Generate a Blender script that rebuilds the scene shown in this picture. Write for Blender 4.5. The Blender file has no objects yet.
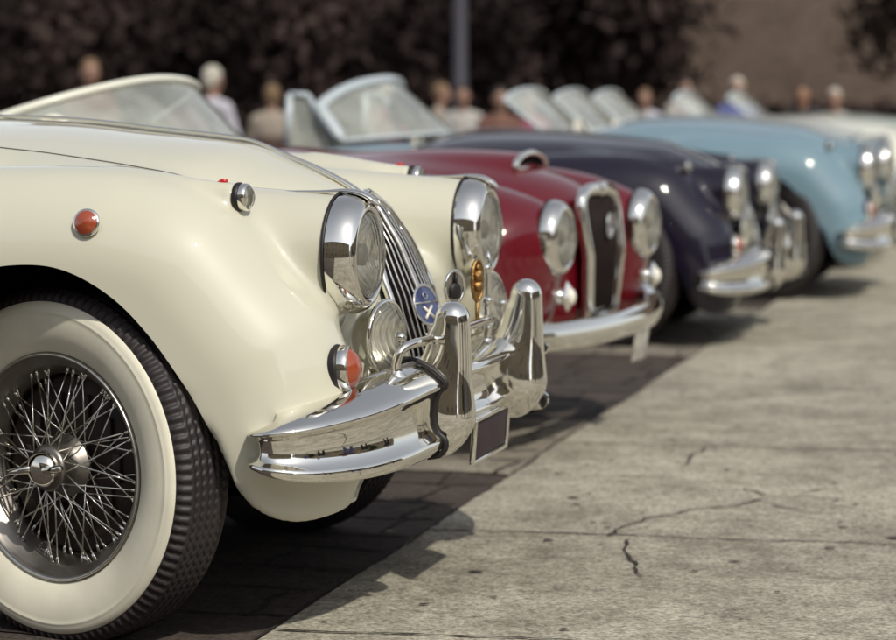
import bpy, bmesh, math, random, time
import numpy as np
from mathutils import Vector, Matrix
T0=time.time()
random.seed(7); rng=np.random.default_rng(7)
sc=bpy.context.scene; COL=sc.collection
R=math.radians; PI=math.pi
# ------------------------------------------------------------------ helpers
def link(o,parent=None):
    COL.objects.link(o)
    if parent is not None: o.parent=parent
    return o
def tag(o,label=None,cat=None,group=None,kind=None):
    if label: o['label']=label
    if cat: o['category']=cat
    if group: o['group']=group
    if kind: o['kind']=kind
    return o
def thing(name,label,cat,loc=(0,0,0),rz=0,group=None):
    o=bpy.data.objects.new(name,None); o.empty_display_size=.1
    o.location=loc; o.rotation_euler=(0,0,rz); link(o)
    return tag(o,label,cat,group)
class MB:
    """collects raw geometry, builds ONE mesh object"""
    def __init__(s): s.v=[]; s.f=[]; s.m=[]; s.sm=[]
    def add(s,verts,faces,mi=0,smooth=True,M=None):
        b=len(s.v)
        for v in verts:
            v=Vector(v)
            if M is not None: v=M@v
            s.v.append(tuple(v))
        for f in faces: s.f.append(tuple(i+b for i in f)); s.m.append(mi); s.sm.append(smooth)
        return s
    def box(s,c,d,mi=0,M=None,bev=0.0):
        x,y,z=c; a,b,h=d[0]/2,d[1]/2,d[2]/2
        bm=bmesh.new(); bmesh.ops.create_cube(bm,size=1)
        for v in bm.verts: v.co=Vector((v.co.x*2*a+x,v.co.y*2*b+y,v.co.z*2*h+z))
        if bev: bmesh.ops.bevel(bm,geom=bm.edges[:],offset=bev,segments=2,affect='EDGES',profile=.6)
        bm.verts.index_update()
        s.add([v.co[:] for v in bm.verts],[[v.index for v in f.verts] for f in bm.faces],mi,False if not bev else True,M); bm.free(); return s
    def lathe(s,prof,seg=48,axis='x',mi=0,M=None,closed=False,mod=None,smooth=True):
        # prof: list of (a, r), a along axis
        V=[];F=[];n=len(prof)
        for i in range(seg):
            t=2*PI*i/seg; c,q=math.cos(t),math.sin(t)
            for k,(a,r) in enumerate(prof):
                if mod: a,r=mod(i,k,a,r)
                if axis=='x': V.append((a,r*c,r*q))
                elif axis=='y': V.append((r*c,a,r*q))
                else: V.append((r*c,r*q,a))
        for i in range(seg):
            j=(i+1)%seg
            for k in range(n if closed else n-1):
                l=(k+1)%n; F.append((i*n+k,i*n+l,j*n+l,j*n+k))
        return s.add(V,F,mi,smooth,M)
    def tube(s,pts,r,seg=10,mi=0,M=None,caps=True,smooth=True,flat=None,closed=False):
        # r: float or list ; flat=(sx,sy) section scale
        P=[Vector(p) for p in pts]; n=len(P); V=[];F=[]
        up=None
        for i in range(n):
            if closed: d=(P[(i+1)%n]-P[i-1])
            else: d=(P[min(i+1,n-1)]-P[max(i-1,0)])
            d.normalize()
            if up is None:
                up=Vector((0,0,1)) if abs(d.z)<.9 else Vector((0,1,0))
            a=d.cross(up)
            if a.length<1e-6: a=d.orthogonal()
            a.normalize(); b=a.cross(d).normalized(); up=b
            rr=r[i] if isinstance(r,(list,tuple)) else r
            fx,fy=flat or (1,1)
            for k in range(seg):
                t=2*PI*k/seg; V.append(P[i]+a*math.cos(t)*rr*fx+b*math.sin(t)*rr*fy)
        for i in range(n if closed else n-1):
            i2=(i+1)%n
            for k in range(seg):
                l=(k+1)%seg; F.append((i*seg+k,i*seg+l,i2*seg+l,i2*seg+k))
        if caps and not closed:
            F.append(tuple(range(seg))[::-1]); F.append(tuple((n-1)*seg+k for k in range(seg)))
        return s.add(V,F,mi,smooth,M)
    def ell(s,c,rad,mi=0,M=None,seg=20,rings=12):
        V=[];F=[]
        for i in range(rings+1):
            p=PI*i/rings
            for k in range(seg):
                t=2*PI*k/seg
                V.append((c[0]+rad[0]*math.sin(p)*math.cos(t),c[1]+rad[1]*math.sin(p)*math.sin(t),c[2]+rad[2]*math.cos(p)))
        for i in range(rings):
            for k in range(seg):
                l=(k+1)%seg; F.append((i*seg+k,(i+1)*seg+k,(i+1)*seg+l,i*seg+l))
        return s.add(V,F,mi,True,M)
    def build(s,name,mats,parent=None,label=None):
        me=bpy.data.meshes.new(name)
        me.from_pydata(s.v,[],s.f)
        if not isinstance(mats,(list,tuple)): mats=[mats]
        for m in mats: me.materials.append(m)
        me.polygons.foreach_set('material_index',s.m); me.polygons.foreach_set('use_smooth',s.sm)
        me.validate(); me.update()
        o=bpy.data.objects.new(name,me); link(o,parent)
        if label: o['label']=label
        return o
def np_mesh(name,V,F,mat,parent=None,normals=None):
    me=bpy.data.meshes.new(name)
    me.from_pydata(V.tolist(),[],[tuple(f) for f in F.tolist()])
    for m in (mat if isinstance(mat,(list,tuple)) else [mat]): me.materials.append(m)
    me.polygons.foreach_set('use_smooth',[True]*len(me.polygons)); me.update()
    if normals is not None: me.normals_split_custom_set_from_vertices(normals.tolist())
    o=bpy.data.objects.new(name,me); link(o,parent); return o
def catmull(P,n=8,closed=False):
    P=[np.array(p,float) for p in P]; out=[]; m=len(P)
    for i in range(m if closed else m-1):
        p1,p2=P[i],P[(i+1)%m]
        p0=P[i-1] if (closed or i>0) else 2*p1-p2
        p3=P[(i+2)%m] if (closed or i+2<m) else 2*p2-p1
        for k in range(n):
            t=k/n
            out.append(.5*((2*p1)+(-p0+p2)*t+(2*p0-5*p1+4*p2-p3)*t*t+(-p0+3*p1-3*p2+p3)*t**3))
    if not closed: out.append(P[-1])
    return out
# ------------------------------------------------------------------ materials
def mat(name,col,rough=.5,metal=0,coat=0,noise=None,bump=None,spec=.5,alpha=1,trans=0,ior=1.45,coatr=.03,rnoise=None):
    m=bpy.data.materials.new(name); m.use_nodes=True; nt=m.node_tree; N=nt.nodes; L=nt.links
    b=N['Principled BSDF']
    b.inputs['Base Color'].default_value=(*col,1); b.inputs['Roughness'].default_value=rough
    b.inputs['Metallic'].default_value=metal; b.inputs['Coat Weight'].default_value=coat
    b.inputs['Coat Roughness'].default_value=coatr; b.inputs['Specular IOR Level'].default_value=spec
    b.inputs['Alpha'].default_value=alpha; b.inputs['Transmission Weight'].default_value=trans; b.inputs['IOR'].default_value=ior
    tc=N.new('ShaderNodeTexCoord')
    def nz(sc_,det=4,ro=.55):
        t=N.new('ShaderNodeTexNoise'); t.inputs['Scale'].default_value=sc_; t.inputs['Detail'].default_value=det; t.inputs['Roughness'].default_value=ro
        L.new(tc.outputs['Object'],t.inputs['Vector']); return t
    if noise:   # (scale, amount)
        t=nz(noise[0]); r=N.new('ShaderNodeMapRange'); r.inputs['From Min'].default_value=.3; r.inputs['From Max'].default_value=.7
        r.inputs['To Min'].default_value=1-noise[1]; r.inputs['To Max'].default_value=1+noise[1]
        L.new(t.outputs['Fac'],r.inputs['Value'])
        mx=N.new('ShaderNodeVectorMath'); mx.operation='SCALE'; mx.inputs[0].default_value=col; L.new(r.outputs['Result'],mx.inputs['Scale'])
        L.new(mx.outputs['Vector'],b.inputs['Base Color'])
    if rnoise:
        t=nz(rnoise[0],6); r=N.new('ShaderNodeMapRange'); r.inputs['From Min'].default_value=.35; r.inputs['From Max'].default_value=.7
        r.inputs['To Min'].default_value=rough; r.inputs['To Max'].default_value=rnoise[1]
        L.new(t.outputs['Fac'],r.inputs['Value']); L.new(r.outputs['Result'],b.inputs['Roughness'])
    if bump:    # (scale,strength,dist)
        t=nz(bump[0],6,.6); bp=N.new('ShaderNodeBump'); bp.inputs['Strength'].default_value=bump[1]; bp.inputs['Distance'].default_value=bump[2]
        L.new(t.outputs['Fac'],bp.inputs['Height']); L.new(bp.outputs['Normal'],b.inputs['Normal'])
    return m
M_=lambda *a,**k: mat(*a,**k)
CREAM=M_('cream_paint',(.545,.530,.430),.45,coat=1,noise=(1.4,.03),spec=.3,coatr=.015)
RED=M_('red_paint',(.105,.002,.008),.5,coat=1,noise=(2,.05),spec=.15,coatr=.02)
NAVY=M_('navy_paint',(.006,.004,.014),.5,coat=.9,noise=(2,.05),spec=.15,coatr=.02)
BLUE=M_('light_blue_paint',(.15,.235,.285),.5,coat=.9,noise=(2,.04),spec=.2)
CHROME=M_('chrome',(.84,.82,.76),.022,metal=1,rnoise=(6,.05))
CHROME2=M_('satin_chrome',(.62,.60,.56),.22,metal=1,rnoise=(20,.35))
GASKET=M_('black_rubber',(.012,.010,.011),.5)
TYRE=M_('tyre_rubber',(.022,.017,.018),.55,noise=(30,.25),bump=(120,.2,.001))
WHITEWALL=M_('whitewall_rubber',(.70,.67,.55),.55,noise=(9,.09),bump=(150,.12,.0006))
DARK=M_('dark_inner',(.008,.005,.006),.9,spec=.05)
LEATHER=M_('dark_red_leather',(.06,.012,.014),.45,bump=(60,.2,.002))
AMBER=M_('amber_lens',(.30,.055,.02),.12,coat=1,bump=(90,.3,.002))
REDL=M_('red_lens',(.5,.01,.01),.15,coat=1)
BRASS=M_('gilt',(.36,.21,.08),.32,metal=1,bump=(60,.6,.01))
ENAMEL=M_('blue_enamel',(.022,.035,.125),.2,coat=1)
WHITE=M_('white_enamel',(.75,.72,.62),.3,coat=.5)
BROWN=M_('brown_brake_drum',(.03,.018,.015),.55,noise=(15,.4))
PLATE=M_('plate_dark',(.035,.022,.026),.6,noise=(8,.2),spec=.3)
PLATEW=M_('plate_pale',(.38,.36,.32),.5,noise=(30,.35))
SILVERB=M_('silver_blue_frame',(.42,.47,.50),.3,coat=.6)
WHITEF=M_('white_frame',(.70,.70,.60),.35,coat=.5)
def glassmat(name,col,rough,bumpscale=None,trans=1.0,alpha=1.0):
    m=mat(name,col,rough,trans=trans,alpha=alpha,ior=1.45)
    if bumpscale:
        N=m.node_tree.nodes;L=m.node_tree.links
        w=N.new('ShaderNodeTexWave'); w.wave_type='BANDS'; w.bands_direction='Y'; w.inputs['Scale'].default_value=bumpscale; w.inputs['Distortion'].default_value=.3
        tc=N.new('ShaderNodeTexCoord'); L.new(tc.outputs['Object'],w.inputs['Vector'])
        b=N.new('ShaderNodeBump'); b.inputs['Strength'].default_value=.55; b.inputs['Distance'].default_value=.004
        L.new(w.outputs['Fac'],b.inputs['Height']); L.new(b.outputs['Normal'],N['Principled BSDF'].inputs['Normal'])
    return m
def thinglass(name,tint,sheen,sheencol):
    """thin pane: clear with a fresnel mirror and a pale diffuse film painting in sky sheen"""
    m=bpy.data.materials.new(name); m.use_nodes=True; N=m.node_tree.nodes; L=m.node_tree.links; N.clear()
    o=N.new('ShaderNodeOutputMaterial'); tr=N.new('ShaderNodeBsdfTransparent'); tr.inputs[0].default_value=(*tint,1)
    gl=N.new('ShaderNodeBsdfGlossy'); gl.inputs['Roughness'].default_value=.03; df=N.new('ShaderNodeBsdfDiffuse'); df.inputs[0].default_value=(*sheencol,1)
    fr=N.new('ShaderNodeFresnel'); fr.inputs['IOR'].default_value=1.5
    nz=N.new('ShaderNodeTexNoise'); nz.inputs['Scale'].default_value=5; nz.inputs['Detail'].default_value=6
    tc=N.new('ShaderNodeTexCoord'); L.new(tc.outputs['Object'],nz.inputs['Vector'])
    mr=N.new('ShaderNodeMapRange'); mr.inputs['From Min'].default_value=.3; mr.inputs['From Max'].default_value=.7; mr.inputs['To Min'].default_value=sheen*.6; mr.inputs['To Max'].default_value=sheen*1.3
    L.new(nz.outputs['Fac'],mr.inputs['Value'])
    a=N.new('ShaderNodeMixShader'); b=N.new('ShaderNodeMixShader')
    L.new(mr.outputs['Result'],a.inputs[0]); L.new(tr.outputs[0],a.inputs[1]); L.new(df.outputs[0],a.inputs[2])
    L.new(fr.outputs[0],b.inputs[0]); L.new(a.outputs[0],b.inputs[1]); L.new(gl.outputs[0],b.inputs[2]); L.new(b.outputs[0],o.inputs[0])
    return m
LENS=thinglass('lens_glass',(.97,.96,.90),.12,(.8,.78,.68))
def flute(m,scale,axis='Y',dist=.004,st=.5):
    N=m.node_tree.nodes;L=m.node_tree.links
    w=N.new('ShaderNodeTexWave'); w.wave_type='BANDS'; w.bands_direction=axis; w.inputs['Scale'].default_value=scale; w.inputs['Distortion'].default_value=.6
    tc=N.new('ShaderNodeTexCoord'); L.new(tc.outputs['Object'],w.inputs['Vector'])
    b=N.new('ShaderNodeBump'); b.inputs['Strength'].default_value=st; b.inputs['Distance'].default_value=dist
    L.new(w.outputs['Fac'],b.inputs['Height'])
    for n in N:
        if 'Normal' in n.inputs and n.type in('BSDF_GLOSSY','BSDF_DIFFUSE','BSDF_PRINCIPLED','FRESNEL'): L.new(b.outputs['Normal'],n.inputs['Normal'])
flute(LENS,22)
REFLECTOR=M_('lamp_reflector',(.92,.90,.83),.22,metal=.85); flute(REFLECTOR,26,'Y',.01,.7)
AGED=M_('aged_metal',(.26,.24,.22),.35,metal=1,rnoise=(20,.5))
SCREENC=thinglass('clear_windscreen_glass',(.88,.90,.86),.34,(.66,.70,.64))
SCREEN=thinglass('windscreen_glass',(.85,.88,.84),.42,(.66,.70,.64))  # pale film paints the brightness of reflected sky onto the screens
# ------------------------------------------------------------------ implicit-surface mesher
def surfnet(f,xs,ys,zs,it=3):
    X=xs[:,None,None];Y=ys[None,:,None];Z=zs[None,None,:]
    V=np.broadcast_to(f(X,Y,Z),(len(xs),len(ys),len(zs))); S=V<0
    nx,ny,nz=V.shape; cn=(nx-1,ny-1,nz-1)
    acc=np.zeros(cn+(3,)); cnt=np.zeros(cn)
    G=[xs,ys,zs]
    for ax in range(3):
        a=[slice(None)]*3; b=[slice(None)]*3; a[ax]=slice(0,-1); b[ax]=slice(1,None)
        v0=V[tuple(a)];v1=V[tuple(b)]; cr=(v0<0)!=(v1<0)
        t=np.where(cr,v0/(v0-v1+1e-20),0)
        idx=np.nonzero(cr); tt=t[idx]
        P=np.stack([G[0][idx[0]],G[1][idx[1]],G[2][idx[2]]],-1)
        P[:,ax]=G[ax][idx[ax]]*(1-tt)+G[ax][idx[ax]+1]*tt
        o1,o2=[k for k in range(3) if k!=ax]
        for d1 in (0,1):
            for d2 in (0,1):
                c=[i.copy() for i in idx]; c[o1]-=d1; c[o2]-=d2
                ok=(c[o1]>=0)&(c[o2]>=0)&(c[o1]<cn[o1])&(c[o2]<cn[o2])
                ci=tuple(i[ok] for i in c)
                for q in range(3): np.add.at(acc[...,q],ci,P[ok,q])
                np.add.at(cnt,ci,1)
    m=cnt>0; ids=-np.ones(cn,int); ids[m]=np.arange(m.sum()); Vt=acc[m]/cnt[m][:,None]
    F=[]
    for ax in range(3):
        a=[slice(None)]*3; b=[slice(None)]*3; a[ax]=slice(0,-1); b[ax]=slice(1,None)
        s0=S[tuple(a)];s1=S[tuple(b)]; idx=np.nonzero(s0!=s1); sg=s0[idx]
        o1,o2=(ax+1)%3,(ax+2)%3
        ok=(idx[o1]>0)&(idx[o2]>0)&(idx[o1]<cn[o1])&(idx[o2]<cn[o2])
        idx=[i[ok] for i in idx]; sg=sg[ok]
        q=[]
        for d1,d2 in ((1,1),(0,1),(0,0),(1,0)):
            c=[i.copy() for i in idx]; c[o1]-=d1; c[o2]-=d2; q.append(ids[tuple(c)])
        q=np.stack(q,-1); q[~sg]=q[~sg][:,::-1]; F.append(q)
    F=np.concatenate(F); F=F[(F>=0).all(1)]
    Vt=newton(f,Vt,it)
    for _ in range(2):
        Vt=newton(f,lap(Vt,F,.5),2)
    return Vt,F
def lap(A,F,w):
    s=np.zeros_like(A);c=np.zeros(len(A))
    for k in range(4):
        i=F[:,k];j=F[:,(k+1)%4]
        np.add.at(s,i,A[j]);np.add.at(c,i,1);np.add.at(s,j,A[i]);np.add.at(c,j,1)
    ok=c>0; B=A.copy(); B[ok]=A[ok]*(1-w)+w*s[ok]/c[ok][:,None]; return B
def grad(f,V,e=.0015):
    x,y,z=V.T; f0=f(x,y,z)
    g=np.stack([f(x+e,y,z)-f0,f(x,y+e,z)-f0,f(x,y,z+e)-f0],-1)/e
    return f0,g
def newton(f,V,it):
    for _ in range(it):
        f0,g=grad(f,V); n2=(g**2).sum(1)+1e-9
        st=(-f0/n2)[:,None]*g; l=np.linalg.norm(st,axis=1,keepdims=True); st*=np.minimum(1,.02/(l+1e-9)); V=V+st
    return V
def normals(f,V,F,sm=2):
    x,y,z=V.T; e=.003
    g=np.stack([f(x+e,y,z)-f(x-e,y,z),f(x,y+e,z)-f(x,y-e,z),f(x,y,z+e)-f(x,y,z-e)],-1)
    g/=np.linalg.norm(g,axis=1,keepdims=True)+1e-9
    for _ in range(sm): g=lap(g,F,.6)
    return g/(np.linalg.norm(g,axis=1,keepdims=True)+1e-9)
def smin(a,b,k):
    h=np.maximum(k-np.abs(a-b),0)/k; return np.minimum(a,b)-h*h*h*k/6
def smax(a,b,k): return -smin(-a,-b,k)
class Prof:
    def __init__(s,pts,n=10,bottom=-.4):
        C=np.array(catmull(pts,n)); C=np.vstack([[C[0][0],bottom],C,[C[-1][0],bottom]])
        s.A=C; s.B=np.roll(C,-1,0)
    def __call__(s,x,z):
        x,z=np.broadcast_arrays(x,z); sh=x.shape; x=x.ravel();z=z.ravel(); out=np.empty(len(x))
        A,B=s.A,s.B; D=B-A; dd=(D**2).sum(1)+1e-12
        for i in range(0,len(x),20000):
            px=x[i:i+20000,None];pz=z[i:i+20000,None]
            ex=px-A[:,0];ez=pz-A[:,1]
            t=np.clip((ex*D[:,0]+ez*D[:,1])/dd,0,1)
            d2=(ex-t*D[:,0])**2+(ez-t*D[:,1])**2
            c1=(A[:,1]<=pz)&(B[:,1]>pz); c2=(A[:,1]>pz)&(B[:,1]<=pz)
            cr=D[:,0]*ez-D[:,1]*ex
            ins=((c1&(cr>0)).sum(1)+(c2&(cr<0)).sum(1))%2
            # crossing test by ray to +x
            out[i:i+20000]=np.sqrt(d2.min(1))*np.where(ins==1,-1,1)
        return out.reshape(sh)
def swept(P,s,yc,wo,wi,T):
    t=-P
    o=s>yc; w=np.where(o,wo,wi); a=np.abs(s-yc)/w
    u=np.maximum(T-t,0)/T
    return (np.sqrt(a*a+u*u+1e-9)-1)*np.minimum(w,T)
def capsule(x,y,z,a,b,ra,rb):
    a=np.array(a,float);b=np.array(b,float);d=b-a;L=(d@d)
    t=np.clip(((x-a[0])*d[0]+(y-a[1])*d[1]+(z-a[2])*d[2])/L,0,1)
    return np.sqrt((x-a[0]-t*d[0])**2+(y-a[1]-t*d[1])**2+(z-a[2]-t*d[2])**2)-(ra+(rb-ra)*t)
def ellip(x,y,z,c,r):
    k=np.sqrt(((x-c[0])/r[0])**2+((y-c[1])/r[1])**2+((z-c[2])/r[2])**2+1e-9); return (k-1)*min(r)
def rbox(x,y,z,c,h,r):
    qx=np.abs(x-c[0])-h[0]+r;qy=np.abs(y-c[1])-h[1]+r;qz=np.abs(z-c[2])-h[2]+r
    return np.sqrt(np.maximum(qx,0)**2+np.maximum(qy,0)**2+np.maximum(qz,0)**2)+np.minimum(np.maximum(qx,np.maximum(qy,qz)),0)-r
def cut(f,V,F,ax,cen,Rf,cond):
    """delete the part of the shell inside a polar outline (in the plane normal to ax) and snap the rim onto the outline"""
    p,q=[k for k in range(3) if k!=ax]
    dx=V[:,p]-cen[0];dz=V[:,q]-cen[1]; r=np.hypot(dx,dz); th=np.arctan2(dz,dx); Rr=Rf(th)
    ins=(r<Rr)&cond(V)
    keep=~ins[F].all(1); F=F[keep]
    used=np.zeros(len(V),bool); used[F.ravel()]=True
    mv=ins&used
    W=V.copy(); W[mv,p]=cen[0]+dx[mv]*Rr[mv]/r[mv]; W[mv,q]=cen[1]+dz[mv]*Rr[mv]/r[mv]
    for _ in range(4):
        U=W[mv]; e=.0015; f0=f(*U.T); U2=U.copy(); U2[:,ax]+=e; g=(f(*U2.T)-f0)/e
        g=np.where(np.abs(g)<.25,np.inf,g); W[np.nonzero(mv)[0],ax]-=np.clip(f0/g,-.02,.02)
    disp=np.linalg.norm(W-V,axis=1); bad=(ax==1)&((disp>.06)|(mv&(W[:,2]<.17)))
    F=F[~bad[F].any(1)]
    return W,F
def rim_lip(V,F,N,sel,off):
    """boundary edges picked by sel(mid-point) are folded by off(v)"""
    E=np.concatenate([F[:,[k,(k+1)%4]] for k in range(4)])
    key=np.sort(E,1); u,inv,c=np.unique(key,axis=0,return_inverse=True,return_counts=True)
    b=E[c[inv.ravel()]==1]
    mid=(V[b[:,0]]+V[b[:,1]])/2; b=b[sel(mid)]
    ids=np.unique(b); mp={int(i):len(V)+k for k,i in enumerate(ids)}
    NV=V[ids]+off(V[ids]); Q=np.array([[e[1],e[0],mp[int(e[0])],mp[int(e[1])]] for e in b])
    return np.vstack([V,NV]),np.vstack([F,Q]),np.vstack([N,N[ids]])
def interp(x,tab): 
    t=np.array(tab,float); return np.interp(x,t[:,0],t[:,1])
def smoothtab(tab,n=8):
    C=np.array(catmull(tab,n)); return C
# ------------------------------------------------------------------ classic roadster body (flowing wings, nacelle headlamps)
FP=Prof([(.605,.30),(.628,.36),(.628,.45),(.606,.55),(.573,.64),(.546,.682),(.483,.750),(.424,.819),(.372,.873),(.30,.915),(.22,.938),(.12,.953),(-.05,.956),(-.3,.945),(-.7,.890),(-1.1,.81),(-1.5,.752),(-1.85,.772),(-2.2,.83),(-2.6,.85),(-3.0,.79),(-3.35,.64),(-3.55,.45),(-3.62,.3)],6)
HP=Prof([(.535,.30),(.562,.42),(.572,.50),(.566,.57),(.545,.66),(.503,.765),(.455,.850),(.413,.888),(.342,.925),(.271,.954),(.176,.990),(.06,1.006),(-.066,1.019),(-.281,1.039),(-.6,1.045),(-.85,1.02),(-1.3,.92),(-1.8,.90),(-2.4,.885),(-3.0,.80),(-3.45,.60),(-3.66,.42),(-3.66,.33)],6)
HW=smoothtab([(-3.7,.45),(-3,.55),(-2,.60),(-.9,.66),(-.3,.62),(0,.54),(.2,.44),(.4,.31),(.6,.23)])
YC=smoothtab([(-3.7,.50),(-3,.58),(-2.4,.62),(-1.5,.66),(-.7,.655),(0,.635),(.4,.615),(.65,.60)])
ZB=smoothtab([(-3.7,.34),(-3.3,.28),(-2.2,.235),(-1.3,.235),(-.45,.235),(-.3,.30),(.25,.52),(.36,.46),(.405,.385),(.43,.325),(.47,.283),(.53,.262),(.60,.275),(.66,.32),(.8,.40)],6)
def f_roadster(x,y,z):
    s=np.sqrt(y*y+1e-6)
    yc=interp(x,YC)
    wo=.185-.10*np.maximum(.55-z,0)**1.5
    fe=swept(FP(x,z),s,yc,wo,.15,.20)
    fe=smax(fe,interp(x,ZB)-z,.035)
    hw=interp(x,HW)
    ho=swept(HP(x,z),s,0.0,hw,hw,.17)
    ho=smax(ho,.30-z+np.maximum(x+3.0,0)*0,.05)
    # headlamp nacelle: cone cut flat behind the chrome bezel
    xa,xb=.60,-.15
    t=(xa-x)/(xa-xb); rr=.117+.035*np.clip(t,0,1.3); yy=.494-.04*t; zz=.777+.018*t
    na=np.sqrt((s-yy)**2+(z-zz)**2)-rr; na=smax(na,x-.562,.012); na=smax(na,-.15-x,.1)
    fill=rbox(x,s,z,(.1,.28,.50),(.42,.36,.22),.08)
    b=smin(ho,na,.07); b=smin(b,fill,.10); b=smin(b,fe,.055)
    pod=capsule(x,s,z,(.12,.625,.938),(.372,.625,.897),.012,.0265); pod=smax(pod,x-.374,.004)
    b=smin(b,pod,.03)
    return smax(b,.094-np.sqrt((s-.494)**2+(z-.777)**2)-np.maximum(.53-x,0)*3,.006)
ARCH=smoothtab([(-190,.52),(-150,.56),(-90,.62),(-45,.56),(-14,.455),(3,.422),(15,.397),(35,.387),(50,.397),(65,.418),(80,.436),(92,.437),(110,.432),(130,.425),(150,.42),(170,.425),(190,.47)])
def arch_R(th):
    d=np.degrees(th); d=np.where(d<-95,d+360-(0),d); d=np.where(d>190,d-360,d); return np.interp(d,ARCH[:,0],ARCH[:,1])
def axisgrid(*seg):
    out=[]
    for a,b,h in seg: out.append(np.arange(a,b-1e-9,h))
    return np.concatenate(out+[[seg[-1][1]]])
def roadster_body(name,paint,parent):
    f=f_roadster
    V,F=surfnet(f,axisgrid((-3.8,-1.0,.03),(-1.0,-.5,.02),(-.5,.68,.0125)),np.arange(-.86,.861,.01433),axisgrid((.18,1.08,.0135)))
    for cx,sx in ((0.0,1),(-2.59,1)):
        V,F=cut(f,V,F,1,(cx,.33),arch_R,lambda P:(np.abs(P[:,1])>.42)&(P[:,2]<.80))
    c_=V[F].mean(1); n_=normals(f,V,F,0)[F].mean(1)
    F=F[~((np.abs(c_[:,1])>.38)&(np.abs(c_[:,1])<.66)&(c_[:,2]<.40)&(c_[:,0]>.1)&(n_[:,1]*np.sign(c_[:,1])<-.2))]
    # cockpit opening
    def Rc(th):
        a,b=.50,.47; c,s_=np.abs(np.cos(th)),np.abs(np.sin(th)); n=3.2
        return ((c/a)**n+(s_/b)**n)**(-1/n)
    V,F=cut(f,V,F,2,(-1.30,0),Rc,lambda P:P[:,2]>.6)
    N=normals(f,V,F)
    V,F,N=rim_lip(V,F,N,lambda m:(np.abs(m[:,1])>.5)&(m[:,2]<.8)&(np.minimum(np.abs(m[:,0]),np.abs(m[:,0]+2.59))<.62),lambda v:np.stack([v[:,0]*0,-np.sign(v[:,1])*.03,v[:,2]*0],-1))
    V,F,N=rim_lip(V,F,N,lambda m:(m[:,2]>.6)&(np.abs(m[:,1])<.5)&(m[:,0]<-.7),lambda v:np.stack([v[:,0]*0,v[:,1]*0,v[:,0]*0-.04],-1))
    return np_mesh(name,V,F,paint,parent,N)
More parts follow.
